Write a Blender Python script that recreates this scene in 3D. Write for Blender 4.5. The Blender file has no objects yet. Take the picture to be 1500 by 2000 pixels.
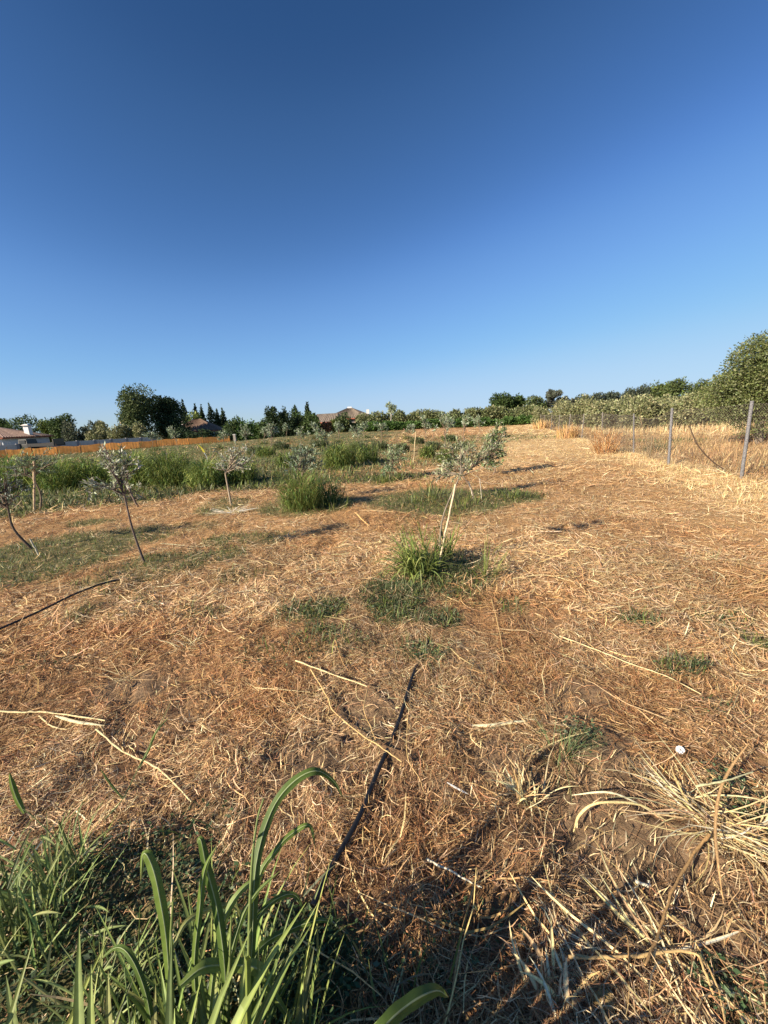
import bpy, math
import numpy as np
rad = math.radians
SC = bpy.context.scene
# ------------------------------------------------------------ camera
F = 770.0; ROLL = rad(2.6); PIT = math.atan(178 / F); CH = 1.5
fwd = np.array([0, math.cos(PIT), -math.sin(PIT)]); r0 = np.array([1., 0, 0]); u0 = np.cross(r0, fwd)
RT = r0 * math.cos(ROLL) - u0 * math.sin(ROLL)
UP = u0 * math.cos(ROLL) + r0 * math.sin(ROLL)
CAM = np.array([0, 0, CH])
from mathutils import Matrix
cd = bpy.data.cameras.new('camera'); cam = bpy.data.objects.new('camera', cd)
SC.collection.objects.link(cam); SC.camera = cam
cd.sensor_fit = 'HORIZONTAL'; cd.sensor_width = 36; cd.lens = F / 1500 * 36
cd.clip_start = 0.02; cd.clip_end = 4000
M = Matrix(((RT[0], UP[0], -fwd[0], 0), (RT[1], UP[1], -fwd[1], 0), (RT[2], UP[2], -fwd[2], CH), (0, 0, 0, 1)))
cam.matrix_world = M
# ------------------------------------------------------------ light
SUN_EL, SUN_AZ = 26.0, 238.0          # azimuth clockwise from +Y: behind the camera, to the left
w = bpy.data.worlds.new('World'); SC.world = w; w.use_nodes = True
nt = w.node_tree; nt.nodes.clear()
sky = nt.nodes.new('ShaderNodeTexSky'); sky.sky_type = 'NISHITA'; sky.sun_disc = False
sky.sun_elevation = rad(SUN_EL); sky.sun_rotation = rad(SUN_AZ)
sky.altitude = 100; sky.air_density = 1.0; sky.dust_density = 0.0; sky.ozone_density = 3.0
bg = nt.nodes.new('ShaderNodeBackground'); bg.inputs[1].default_value = 0.063
k1 = nt.nodes.new('ShaderNodeVectorMath'); k1.operation = 'SCALE'; k1.inputs['Scale'].default_value = .08
k2 = nt.nodes.new('ShaderNodeVectorMath'); k2.operation = 'SCALE'; k2.inputs['Scale'].default_value = 10
cu = nt.nodes.new('ShaderNodeRGBCurve')      # camera-like tone response of the clear sky
for ch, pts_ in enumerate([[(.66, .217), (.79, .345), (1.05, .56), (1.68, 1.284), (3.0, 2.2), (4.3, 3.05), (6.2, 3.7), (12, 4.3)],
                           [(1.23, .70), (1.44, .97), (1.9, 1.49), (2.92, 2.86), (4.76, 4.25), (7.2, 5.2), (12, 5.8)],
                           [(2.35, 1.89), (2.72, 2.5), (3.43, 3.7), (4.79, 5.9), (6.3, 6.9), (9, 7.3), (12, 7.5)]]):
    cv_ = cu.mapping.curves[ch]; cv_.points[0].location = (0, 0); cv_.points[1].location = (1, pts_[-1][1] * .1)
    for (a_, b_) in pts_[:-1]: cv_.points.new(a_ * .08, b_ * .1)
cu.mapping.update()
wo = nt.nodes.new('ShaderNodeOutputWorld')
nt.links.new(sky.outputs[0], k1.inputs[0]); nt.links.new(k1.outputs[0], cu.inputs['Color']); nt.links.new(cu.outputs[0], k2.inputs[0]); nt.links.new(k2.outputs[0], bg.inputs[0]); nt.links.new(bg.outputs[0], wo.inputs[0])
sl = bpy.data.lights.new('sun', 'SUN'); sl.energy = 5.0; sl.angle = rad(0.5); sl.color = (1.0, 0.88, 0.72)
so = bpy.data.objects.new('sun', sl); SC.collection.objects.link(so)
sdir = np.array([math.sin(rad(SUN_AZ)) * math.cos(rad(SUN_EL)), math.cos(rad(SUN_AZ)) * math.cos(rad(SUN_EL)), math.sin(rad(SUN_EL))])
from mathutils import Vector
so.rotation_euler = Vector(sdir).to_track_quat('Z', 'Y').to_euler()
SC.view_settings.view_transform = 'Standard'; SC.view_settings.look = 'None'
SC.view_settings.exposure = 1.0; SC.view_settings.gamma = 1.0
SC.cycles.max_bounces = 5; SC.cycles.diffuse_bounces = 3; SC.cycles.transmission_bounces = 3
SC.cycles.use_adaptive_sampling = True

# ------------------------------------------------------------ maths helpers
RNG = np.random.default_rng(7)
def ray(px, py):
    return fwd + RT * (px - 750) / F + UP * (1000 - py) / F
def G(px, py):
    d = ray(px, py); return CAM + d * (-CH / d[2])
def P(px, py, Y):
    d = ray(px, py); return CAM + d * (Y / d[1])
def hsh(i, j, s):
    h = (i.astype(np.int64) * 374761393 + j.astype(np.int64) * 668265263 + s * 974634777) & 0xFFFFFFFF
    h = ((h ^ (h >> 13)) * 1274126177) & 0xFFFFFFFF
    return ((h ^ (h >> 16)) & 0xFFFF) / 65535.0
def vn(x, y, sc, s=0):
    x = np.asarray(x, float) / sc; y = np.asarray(y, float) / sc
    i = np.floor(x); j = np.floor(y); u = x - i; v = y - j
    u = u * u * (3 - 2 * u); v = v * v * (3 - 2 * v)
    a = hsh(i, j, s); b = hsh(i + 1, j, s); c = hsh(i, j + 1, s); d = hsh(i + 1, j + 1, s)
    return (a * (1 - u) + b * u) * (1 - v) + (c * (1 - u) + d * u) * v
def fbm(x, y, sc, s=0, o=3):
    t = 0; a = .5; n = 0
    for k in range(o):
        t = t + a * vn(x, y, sc / 2 ** k, s + k); n += a; a *= .5
    return t / n
def sst(a, b, x):
    t = np.clip((x - a) / (b - a), 0, 1); return t * t * (3 - 2 * t)
# left boundary line of the field
LA, LB = G(5, 895)[:2], G(450, 862)[:2]
LD = (LB - LA) / np.linalg.norm(LB - LA); LN = np.array([-LD[1], LD[0]])
def leftside(x, y):                     # metres beyond the low orange fence
    return (x - LA[0]) * LN[0] + (y - LA[1]) * LN[1]
def H(x, y):
    x = np.asarray(x, float); y = np.asarray(y, float)
    r = np.hypot(x, y)
    near = 1 / (1 + (r / 9) ** 2)
    z = (fbm(x, y, .22, 3, 3) - .5) * .07 * near + (fbm(x, y, .07, 9, 2) - .5) * .03 / (1 + (r / 3.5) ** 2)
    z = z + (fbm(x, y, 1.3, 5, 2) - .5) * .10 * sst(.3, 4, r) + (fbm(x, y, 9, 11, 2) - .5) * .14 * sst(4, 20, r)
    z = z - 1.15 * sst(0.5, 9, leftside(x, y))
    return z
# masks given as ellipses lying on the ground
GREEN = [(60,1095,150,42,1.),(200,1050,150,16,.6),(300,1110,110,30,.62),(60,985,120,24,.8),(250,975,120,12,.6),
 (440,985,48,16,.7),(240,955,300,14,1.),(600,985,95,20,.9),(770,1170,62,46,1.),(860,1120,105,48,.85),(640,1195,45,22,.75),
 (860,978,150,24,1.),(995,968,60,14,.9),(760,935,80,10,.8),(830,1278,60,20,.75),(850,1212,60,20,.7),(520,1050,60,14,.6),
 (1250,1215,45,14,.6),(1420,1212,60,18,.62),(1475,1250,35,22,.8),(1330,1312,60,16,.6),(1400,1390,50,18,.5),
 (150,1830,330,210,1.),(500,1900,220,150,.9),(760,1930,170,100,.55),(1455,1560,60,50,.85),(1420,1940,90,70,.75),(1130,1440,50,35,.6),
 (400,1600,90,40,.6),(690,890,260,24,.5),(700,868,300,12,.55),(560,905,80,14,.75),(480,940,110,16,.9),(390,1200,60,14,.5),
 (640,930,80,14,.7),(870,895,60,14,.6),(1000,1190,40,16,.5),(330,880,150,10,.8),(560,855,120,5,.8),(80,1300,100,18,.5),
 (330,1030,120,10,.5),(1210,1640,60,80,.35),(960,1800,120,120,.45),(1290,862,60,6,.8),(780,1060,60,10,.4),(960,1020,60,10,.35),(470,1130,60,16,.5),(250,1160,70,20,.5)]
EL = []
for (px, py, a, b, s) in GREEN:
    c = G(px, py)[:2]; rx = np.linalg.norm(G(px + a, py)[:2] - G(px - a, py)[:2]) / 2
    ry = np.linalg.norm(G(px, max(py - b, 848))[:2] - G(px, py + b)[:2]) / 2
    EL.append((c[0], c[1], rx, ry, s))
FA = G(1448, 932)[:2]; FB = G(1045, 832)[:2]
FD = (FB - FA) / np.linalg.norm(FB - FA); FNn = np.array([FD[1], -FD[0]])
def fside(x, y):                        # >0 beyond the wire fence
    return (x - FA[0]) * FNn[0] + (y - FA[1]) * FNn[1]
def green(x, y):
    g = np.zeros(np.shape(x))
    n = fbm(x, y, .35, 21, 3) * .6 + fbm(x, y, 1.7, 25, 2) * .4
    for (cx, cy, rx, ry, s) in EL:
        d = ((x - cx) / rx) ** 2 + ((y - cy) / ry) ** 2
        g = np.maximum(g, s * np.clip(1.55 - d, 0, 1))
    # the left half of the orchard is greener from nine metres on
    ang = x / np.maximum(y, .1)
    g = np.maximum(g, .74 * sst(8, 14, y) * sst(.22, -.05, ang) * (leftside(x, y) < 1))
    mot = sst(.52, .78, fbm(x, y, .75, 121, 4)); g = np.maximum(g, mot * (.55 * sst(.6, -.3, ang) + .28) * sst(1.5, 3, np.hypot(x, y)) * (fside(x, y) < -1.5) * (1 - .6 * sst(9, 20, y) * sst(-.05, .2, ang)))
    return sst(.16, .72, g * (.45 + n * 1.1) - .12)
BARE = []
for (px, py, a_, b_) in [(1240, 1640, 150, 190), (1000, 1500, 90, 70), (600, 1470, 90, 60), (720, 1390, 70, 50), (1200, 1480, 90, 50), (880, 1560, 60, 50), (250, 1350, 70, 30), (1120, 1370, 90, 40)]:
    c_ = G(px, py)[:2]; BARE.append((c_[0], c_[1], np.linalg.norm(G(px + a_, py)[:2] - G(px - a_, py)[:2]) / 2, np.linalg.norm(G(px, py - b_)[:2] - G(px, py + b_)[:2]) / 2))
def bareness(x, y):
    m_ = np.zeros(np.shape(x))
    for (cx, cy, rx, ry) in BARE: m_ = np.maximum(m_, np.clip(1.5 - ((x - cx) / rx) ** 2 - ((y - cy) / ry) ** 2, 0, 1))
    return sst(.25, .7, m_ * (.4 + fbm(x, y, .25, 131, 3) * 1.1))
def dry(x, y):                          # pale yellow straw: band by the fence and the far mown strip
    a = np.exp(-((fside(x, y) + .7) / 1.1) ** 2) * sst(3, 6, y)
    b = .8 * sst(-7.5, -4, fside(x, y)) * sst(8, 16, y)
    return np.clip(np.maximum(a, b), 0, 1) * (.6 + .8 * fbm(x, y, 1.1, 31, 2))

# ------------------------------------------------------------ materials
def nmat(name):
    m = bpy.data.materials.new(name); m.use_nodes = True; n = m.node_tree.nodes; l = m.node_tree.links
    return m, n, l, n['Principled BSDF']
def attr_mat(name, rough=.6, trans=0.0, spec=.3, bump=0, bscale=60, vary=.0, vscale=30):
    m, n, l, b = nmat(name)
    a = n.new('ShaderNodeAttribute'); a.attribute_name = 'Col'
    col = a.outputs['Color']
    if vary:
        t = n.new('ShaderNodeTexCoord'); no = n.new('ShaderNodeTexNoise'); no.inputs['Scale'].default_value = vscale; no.inputs['Detail'].default_value = 5
        l.new(t.outputs['Object'], no.inputs['Vector'])
        mr = n.new('ShaderNodeMapRange'); mr.inputs[1].default_value = .3; mr.inputs[2].default_value = .7
        mr.inputs[3].default_value = 1 - vary; mr.inputs[4].default_value = 1 + vary; l.new(no.outputs[0], mr.inputs[0])
        vm = n.new('ShaderNodeVectorMath'); vm.operation = 'SCALE'; l.new(col, vm.inputs[0]); l.new(mr.outputs[0], vm.inputs['Scale']); col = vm.outputs[0]
        if bump:
            bp = n.new('ShaderNodeBump'); bp.inputs['Strength'].default_value = bump; bp.inputs['Distance'].default_value = .01
            l.new(no.outputs[0], bp.inputs['Height']); l.new(bp.outputs[0], b.inputs['Normal'])
    l.new(col, b.inputs['Base Color']); b.inputs['Roughness'].default_value = rough
    b.inputs['Specular IOR Level'].default_value = spec
    if trans:
        tr = n.new('ShaderNodeBsdfTranslucent'); mx = n.new('ShaderNodeMixShader'); mx.inputs[0].default_value = trans
        l.new(col, tr.inputs['Color']); l.new(b.outputs[0], mx.inputs[1]); l.new(tr.outputs[0], mx.inputs[2])
        l.new(mx.outputs[0], n['Material Output'].inputs[0])
    return m
MT = dict(
    straw=attr_mat('dry_straw', .6, .15, .25, 0, 60, .3, 130),
    grass=attr_mat('green_blade', .5, .32, .22, 0, 60, .14, 45),
    leaf=attr_mat('leaf', .6, .22, .15),
    olive=attr_mat('olive_leaf', .55, .15, .2),
    bark=attr_mat('bark', .85, 0, .2, .6, 60, .35, 25),
    wall=attr_mat('painted_wall', .85, 0, .2, .2, 8, .08, 3),
    roof=attr_mat('roof_tile', .85, 0, .2, .3, 8, .3, 4),
    metal=attr_mat('dull_metal', .55, 0, .4, .1, 8, .15, 12),
    conc=attr_mat('speckled_post', .8, 0, .3, .5, 40, .45, 45),
    plastic=attr_mat('plastic', .45, 0, .45, .1, 10, .08, 40),
    sheet=attr_mat('orange_sheet', .6, .6, .3, .1, 8, .14, 3))
m, n, l, b = nmat('soil'); MT['soil'] = m
a = n.new('ShaderNodeAttribute'); a.attribute_name = 'Col'
t = n.new('ShaderNodeTexCoord')
no = n.new('ShaderNodeTexNoise'); no.inputs['Scale'].default_value = 38; no.inputs['Detail'].default_value = 9; no.inputs['Roughness'].default_value = .7
no2 = n.new('ShaderNodeTexNoise'); no2.inputs['Scale'].default_value = 5; no2.inputs['Detail'].default_value = 8; no2.inputs['Roughness'].default_value = .75
l.new(t.outputs['Object'], no.inputs['Vector']); l.new(t.outputs['Object'], no2.inputs['Vector'])
ad = n.new('ShaderNodeMath'); ad.operation = 'ADD'; l.new(no.outputs[0], ad.inputs[0]); l.new(no2.outputs[0], ad.inputs[1])
mr = n.new('ShaderNodeMapRange'); mr.inputs[1].default_value = .7; mr.inputs[2].default_value = 1.3; mr.inputs[3].default_value = .55; mr.inputs[4].default_value = 1.45
l.new(ad.outputs[0], mr.inputs[0])
vm = n.new('ShaderNodeVectorMath'); vm.operation = 'SCALE'; l.new(a.outputs['Color'], vm.inputs[0]); l.new(mr.outputs[0], vm.inputs['Scale'])
l.new(vm.outputs[0], b.inputs['Base Color']); b.inputs['Roughness'].default_value = .95; b.inputs['Specular IOR Level'].default_value = .15
bp = n.new('ShaderNodeBump'); bp.inputs['Strength'].default_value = .9; bp.inputs['Distance'].default_value = .02
l.new(ad.outputs[0], bp.inputs['Height']); l.new(bp.outputs[0], b.inputs['Normal'])

# ------------------------------------------------------------ geometry helpers
class Geo:
    def __init__(s): s.V = []; s.Fq = []; s.Ft = []; s.C = []; s.n = 0
    def add(s, v, f, c):
        v = np.asarray(v, float).reshape(-1, 3); f = np.asarray(f, int)
        c = np.asarray(c, float)
        if c.ndim == 1: c = np.tile(c[:3], (len(v), 1))
        (s.Fq if f.shape[1] == 4 else s.Ft).append(f + s.n); s.V.append(v); s.C.append(c); s.n += len(v)
    def build(s, name, mat, parent=None, origin=None, smooth=False):
        V = np.concatenate(s.V); C = np.concatenate(s.C)
        org = np.array(parent['_o']) if parent is not None and '_o' in parent else (np.array(origin, float) if origin is not None else np.zeros(3))
        V = V - org
        me = bpy.data.meshes.new(name)
        q = np.concatenate(s.Fq) if s.Fq else np.zeros((0, 4), int); tr = np.concatenate(s.Ft) if s.Ft else np.zeros((0, 3), int)
        me.vertices.add(len(V)); me.vertices.foreach_set('co', V.astype(np.float32).ravel())
        nl = q.size + tr.size; me.loops.add(nl)
        me.loops.foreach_set('vertex_index', np.concatenate([q.ravel(), tr.ravel()]).astype(np.int32))
        me.polygons.add(len(q) + len(tr))
        st = np.concatenate([np.arange(len(q)) * 4, q.size + np.arange(len(tr)) * 3]).astype(np.int32)
        me.polygons.foreach_set('loop_start', st)
        try: me.polygons.foreach_set('loop_total', np.concatenate([np.full(len(q), 4), np.full(len(tr), 3)]).astype(np.int32))
        except Exception: pass
        ca = me.color_attributes.new('Col', 'FLOAT_COLOR', 'POINT')
        ca.data.foreach_set('color', np.concatenate([C, np.ones((len(C), 1))], 1).astype(np.float32).ravel())
        me.update(calc_edges=True); me.validate()
        me.polygons.foreach_set('use_smooth', [smooth] * len(me.polygons))
        me.materials.append(MT[mat])
        o = bpy.data.objects.new(name, me); SC.collection.objects.link(o)
        if parent is not None: o.parent = parent
        else: o.location = org
        return o
def tag(o, label=None, cat=None, group=None, kind=None):
    if label: o['label'] = label
    if cat: o['category'] = cat
    if group: o['group'] = group
    if kind: o['kind'] = kind
    return o
ROOTS = []
def thing(name, loc, label, cat, group=None):
    o = bpy.data.objects.new(name, None); SC.collection.objects.link(o)
    o.empty_display_size = .1
    o.location = tuple(float(v) for v in loc); o['_o'] = [float(v) for v in loc]; ROOTS.append(o)
    return tag(o, label, cat, group)
def ribbon(g, pts, side, wd, col, fold=None, tip=None):
    """pts N,K,3 centre lines; side N,K,3; wd N,K; col N,3. fold: V depth (fraction of width)."""
    N, K, _ = pts.shape
    col = np.asarray(col, float)
    a = pts - side * wd[..., None] / 2; b_ = pts + side * wd[..., None] / 2
    cc = np.repeat(col[:, None, :], K, 1)
    if tip is not None: 
        s = np.linspace(0, 1, K)[None, :, None]; cc = cc * (1 - s) + np.asarray(tip)[:, None, :] * s
    if fold is None:
        v = np.stack([a, b_], 2).reshape(-1, 3); c = np.repeat(cc[:, :, None, :], 2, 2).reshape(-1, 3)
        i = (np.arange(N)[:, None] * K + np.arange(K - 1)[None, :]) * 2; i = i.ravel()
        g.add(v, np.stack([i, i + 1, i + 3, i + 2], 1), c)
    else:
        tn = np.gradient(pts, axis=1); nr = np.cross(tn, side); nr /= np.linalg.norm(nr, axis=2, keepdims=True) + 1e-9
        mid = pts - nr * (wd * fold)[..., None]
        v = np.stack([a, mid, b_], 2).reshape(-1, 3)
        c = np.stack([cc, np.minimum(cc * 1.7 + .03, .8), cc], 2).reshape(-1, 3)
        i = ((np.arange(N)[:, None] * K + np.arange(K - 1)[None, :]) * 3).ravel()
        g.add(v, np.concatenate([np.stack([i, i + 1, i + 4, i + 3], 1), np.stack([i + 1, i + 2, i + 5, i + 4], 1)]), c)
def tube(g, pts, rr, col, sides=6, cap=True):
    pts = np.asarray(pts, float); K = len(pts); rr = np.broadcast_to(np.asarray(rr, float), (K,))
    tn = np.gradient(pts, axis=0); tn /= np.linalg.norm(tn, axis=1, keepdims=True) + 1e-12
    ref = np.array([0, 0, 1.]) if abs(tn[:, 2]).mean() < .8 else np.array([1., 0, 0])
    s = np.cross(tn, ref); s /= np.linalg.norm(s, axis=1, keepdims=True) + 1e-12; u = np.cross(s, tn)
    an = np.arange(sides) * 2 * np.pi / sides
    v = pts[:, None, :] + rr[:, None, None] * (np.cos(an)[None, :, None] * s[:, None, :] + np.sin(an)[None, :, None] * u[:, None, :])
    i, j = np.meshgrid(np.arange(K - 1), np.arange(sides), indexing='ij'); j2 = (j + 1) % sides
    f = np.stack([i * sides + j, i * sides + j2, (i + 1) * sides + j2, (i + 1) * sides + j], -1).reshape(-1, 4)
    g.add(v.reshape(-1, 3), f, col)
    if cap:
        for e in (0, K - 1):
            vv = np.concatenate([v[e], pts[e:e + 1]]); jj = np.arange(sides)
            g.add(vv, np.stack([jj, (jj + 1) % sides, np.full(sides, sides)], 1), col)
def spline(p, n=6):
    p = np.asarray(p, float); q = np.vstack([2 * p[0] - p[1], p, 2 * p[-1] - p[-2]]); out = []
    for i in range(1, len(q) - 2):
        for t in np.linspace(0, 1, n, endpoint=False):
            a, b_, c, d = q[i - 1], q[i], q[i + 1], q[i + 2]
            out.append(.5 * ((2 * b_) + (c - a) * t + (2 * a - 5 * b_ + 4 * c - d) * t * t + (3 * b_ - a - 3 * c + d) * t ** 3))
    out.append(p[-1]); return np.array(out)
def box(g, c, s, col, rz=0, top=None):
    """box centre c, size s; top=(sx,sy) scale of the top face"""
    sx, sy, sz = np.array(s) / 2; tx, ty = top or (1, 1)
    v = np.array([[-sx, -sy, -sz], [sx, -sy, -sz], [sx, sy, -sz], [-sx, sy, -sz], [-sx * tx, -sy * ty, sz], [sx * tx, -sy * ty, sz], [sx * tx, sy * ty, sz], [-sx * tx, sy * ty, sz]])
    ca, sa = math.cos(rz), math.sin(rz); v = np.stack([v[:, 0] * ca - v[:, 1] * sa, v[:, 0] * sa + v[:, 1] * ca, v[:, 2]], 1) + np.array(c)
    g.add(v, [[0, 3, 2, 1], [4, 5, 6, 7], [0, 1, 5, 4], [1, 2, 6, 5], [2, 3, 7, 6], [3, 0, 4, 7]], col)
def unit(v): return v / (np.linalg.norm(v, axis=-1, keepdims=True) + 1e-9)
def rvec(n, rng): return unit(rng.normal(size=(n, 3)))
def leaves(g, pos, axis, L, W, col, rng):
    """rhombic leaves: N positions, long axis, length, width"""
    N = len(pos); side = unit(np.cross(axis, rvec(N, rng)))
    L = np.broadcast_to(L, (N,))[:, None]; W = np.broadcast_to(W, (N,))[:, None]
    nr = np.cross(axis, side)
    v = np.stack([pos, pos + axis * L * .5 + side * W / 2, pos + axis * L + nr * L * .08, pos + axis * L * .5 - side * W / 2], 1).reshape(-1, 3)
    i = np.arange(N) * 4
    g.add(v, np.stack([i, i + 1, i + 2, i + 3], 1), np.repeat(col, 4, 0))
def blades(g, base, az, t0, droop, L, W, col, K=6, rng=RNG, fold=None, tip=None, pw=1.6, twist=.5):
    """arching grass blades: az heading, t0 start tilt from vertical, droop extra tilt at the tip"""
    N = len(base); s = np.linspace(0, 1, K)
    th = t0[:, None] + droop[:, None] * s[None, :] ** pw
    az2 = az[:, None] + twist * (rng.random((N, 1)) - .5) * s[None, :]
    st = (L / (K - 1))[:, None]
    dx = np.sin(th) * np.cos(az2) * st; dy = np.sin(th) * np.sin(az2) * st; dz = np.cos(th) * st
    d = np.stack([dx, dy, dz], -1); d[:, 0] = 0; pts = base[:, None, :] + np.cumsum(d, 1)
    tw = az2 + np.pi / 2 + twist * 1.2 * (rng.random((N, 1)) - .5)
    side = np.stack([np.cos(tw), np.sin(tw), .35 * (rng.random((N, 1)) - .5) + 0 * tw], -1); side = unit(side)
    prof = np.minimum(1, .55 + s * 1.6) * np.clip((1 - s) * 2.4, 0, 1) ** .8; prof[-1] = .03
    ribbon(g, pts, side, W[:, None] * prof[None, :], col, fold, tip)
def pick(pal, n, rng, jit=.15):
    pal = np.array(pal); c = pal[rng.integers(0, len(pal), n)]
    return np.clip(c * (1 + jit * rng.normal(size=(n, 1))) * (1 + .05 * rng.normal(size=(n, 3))), .005, .9)

STRAW = [(.74, .54, .30), (.62, .42, .21), (.57, .36, .175), (.50, .30, .14), (.38, .215, .10), (.68, .48, .25), (.80, .63, .38)]
PALE = [(.78, .60, .31), (.72, .53, .26), (.68, .48, .22), (.80, .65, .38)]
GRN = [(.16, .195, .045), (.20, .24, .06), (.115, .15, .04), (.27, .29, .09)]
WEED = [(.095, .125, .05), (.125, .155, .065), (.17, .18, .09), (.075, .10, .042), (.22, .21, .11)]

# ------------------------------------------------------------ ground
def ground():
    fine = np.concatenate([np.linspace(-68, 68, 900), np.linspace(68, 292, 90)[1:-1]])
    an = np.radians(90 - fine); 
    rr = [0.0, .12, .2]
    while rr[-1] < 1500: rr.append(rr[-1] * (1.0125 if rr[-1] > .6 else 1.03))
    rr = np.array(rr); A, R = np.meshgrid(an, rr); x = R * np.cos(A); y = R * np.sin(A); z = H(x, y)
    g = green(x, y); d = dry(x, y)
    n1 = fbm(x, y, .5, 41, 4); n2 = fbm(x, y, 3.2, 45, 3); n3 = fbm(x, y, .09, 47, 3)
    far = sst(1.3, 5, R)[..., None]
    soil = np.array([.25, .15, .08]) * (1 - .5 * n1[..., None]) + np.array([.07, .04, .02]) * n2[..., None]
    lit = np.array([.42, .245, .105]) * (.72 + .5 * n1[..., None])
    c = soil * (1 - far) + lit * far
    lt = sst(.45, .7, n3)[..., None] * .3; c = c * (1 - lt) + np.array([.27, .17, .09]) * lt
    c = c * (1 - .6 * d[..., None] * far) + np.array([.70, .50, .24]) * .6 * d[..., None] * far
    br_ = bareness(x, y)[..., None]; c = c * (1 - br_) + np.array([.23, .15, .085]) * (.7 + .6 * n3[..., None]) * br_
    bey = (fside(x, y) > 0.3)[..., None] * sst(5, 8, y)[..., None]
    brn = np.array([.42, .26, .12]) * (.75 + .5 * n2[..., None]); c = c * (1 - .7 * bey) + brn * .7 * bey
    gm = (g[..., None]) * .72; gm = gm * (1 + .2 * sst(9, 14, R)[..., None]); c = c * (1 - gm) + np.array([.10, .125, .05]) * gm
    ls = sst(0, 4, leftside(x, y))[..., None]; c = c * (1 - ls) + np.array([.16, .14, .06]) * ls
    nr, na = A.shape; i, j = np.meshgrid(np.arange(nr - 1), np.arange(na), indexing='ij'); j2 = (j + 1) % na
    f = np.stack([i * na + j, (i + 1) * na + j, (i + 1) * na + j2, i * na + j2], -1).reshape(-1, 4)
    f = f[:, ::1]
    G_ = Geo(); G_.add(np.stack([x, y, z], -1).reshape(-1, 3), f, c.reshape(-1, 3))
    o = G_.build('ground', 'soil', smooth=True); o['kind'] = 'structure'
    return o
ground()

def scatter(n, r1, r2, a1=-66, a2=62, rng=RNG, pw=0):
    u = rng.random(n)
    r = r1 * (r2 / r1) ** u if pw == 0 else (r1 ** pw + u * (r2 ** pw - r1 ** pw)) ** (1 / pw)
    a = np.radians(90 - (a1 + rng.random(n) * (a2 - a1)))
    return r * np.cos(a), r * np.sin(a)
def litter(name, n, r1, r2, Lr, Wr, K, label, floor=.16, lift=.03, curl=1.1, pal=STRAW, pw=0, rng=RNG, keep=None, rise=.25):
    x, y = scatter(n, r1, r2, rng=rng, pw=pw)
    g = green(x, y); d = dry(x, y); bare = fbm(x, y, .55, 61, 3)
    k = rng.random(n) < np.clip(1.1 - .9 * g, 0, 1) * (np.clip((bare - .38) * 5, floor, 1)) * (leftside(x, y) < 0)
    k &= rng.random(n) > .85 * bareness(x, y)
    x, y, d, g = x[k], y[k], d[k], g[k]; N = len(x)
    fl = 2 * np.pi * vn(x, y, .6, 71) * 1.3                     # litter combed into loose swirls
    az = fl + rng.normal(size=N) * .9
    L = rng.uniform(Lr[0], Lr[1], N) * (.5 + rng.random(N)); W = rng.uniform(Wr[0], Wr[1], N)
    cv = rng.normal(size=N) * curl
    s = np.linspace(0, 1, K)
    hd = az[:, None] + cv[:, None] * (s[None] - .3) + .5 * rng.normal(size=(N, K)).cumsum(1) * .5
    st = (L / (K - 1))[:, None]
    px = x[:, None] + np.cumsum(np.cos(hd) * st, 1); py = y[:, None] + np.cumsum(np.sin(hd) * st, 1)
    zl = rng.random(N) ** 2 * lift; sl = rng.normal(size=N) * rise
    pz = H(px, py) + zl[:, None] + .003 + np.abs(sl[:, None] * (s[None] - rng.random((N, 1))) * L[:, None])
    tw = hd + np.pi / 2
    side = unit(np.stack([np.cos(tw), np.sin(tw), 1.0 * rng.normal(size=(N, 1)) * .5 + 0 * tw], -1))
    prof = np.clip(np.minimum(s * 4 + .5, (1 - s) * 3 + .25), 0, 1)
    c = pick(pal, N, rng, .2); dd = np.clip(d, 0, 1)[:, None]
    reg = fbm(x, y, 1.4, 81, 2)[:, None]; c = c * (.7 + .6 * reg); rust = sst(.46, .66, fbm(x, y, .8, 85, 3))[:, None]; c = c * (1 - rust) + c * np.array([.88, .76, .66]) * rust
    pc = pick(PALE, N, rng, .15); mixp = (rng.random((N, 1)) < dd * .85); c = np.where(mixp, pc, c)
    gz = Geo(); ribbon(gz, np.stack([px, py, pz], -1), side, W[:, None] * prof[None], c)
    o = gz.build(name, 'straw'); tag(o, label, 'straw', kind='stuff'); return o
litter('straw_litter', 80000, .3, 3.4, (.04, .13), (.0012, .003), 5, 'tangled fine brown straw litter covering the nearest bare earth', .16, .022, 1.6, pw=.8, pal=[(.62, .44, .23), (.46, .30, .15), (.36, .22, .11), (.28, .165, .08), (.2, .115, .055), (.40, .21, .10), (.78, .60, .36)])
litter('straw_litter', 120000, 1.6, 5, (.03, .11), (.0018, .004), 4, 'matted golden brown straw fragments a few steps from the camera', .45, .02, 1.4, pw=.8, rise=.15)
litter('straw_litter', 170000, 3.0, 11, (.05, .16), (.003, .0065), 4, 'rusty mown straw covering the ground round the nearest olive saplings', .5, .03, 1.2, pw=.5)
litter('straw_litter', 80000, 9, 28, (.10, .28), (.007, .016), 3, 'golden mown straw of the middle of the field', .5, .05, .8, rise=.3)
litter('straw_litter', 55000, 26, 75, (.2, .5), (.02, .05), 3, 'pale mown straw of the far field strip', .6, .07, .6, rise=.3)
litter('straw_stalks', 900, .45, 5, (.12, .38), (.003, .0065), 6, 'scattered thick pale stalks lying loose on the litter', .4, .03, .5, PALE, rise=.12)
litter('straw_stalks', 1500, 4, 14, (.2, .5), (.005, .012), 5, 'long pale stalks lying on the mown straw further off', .4, .04, .5, PALE, rise=.15)

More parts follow.
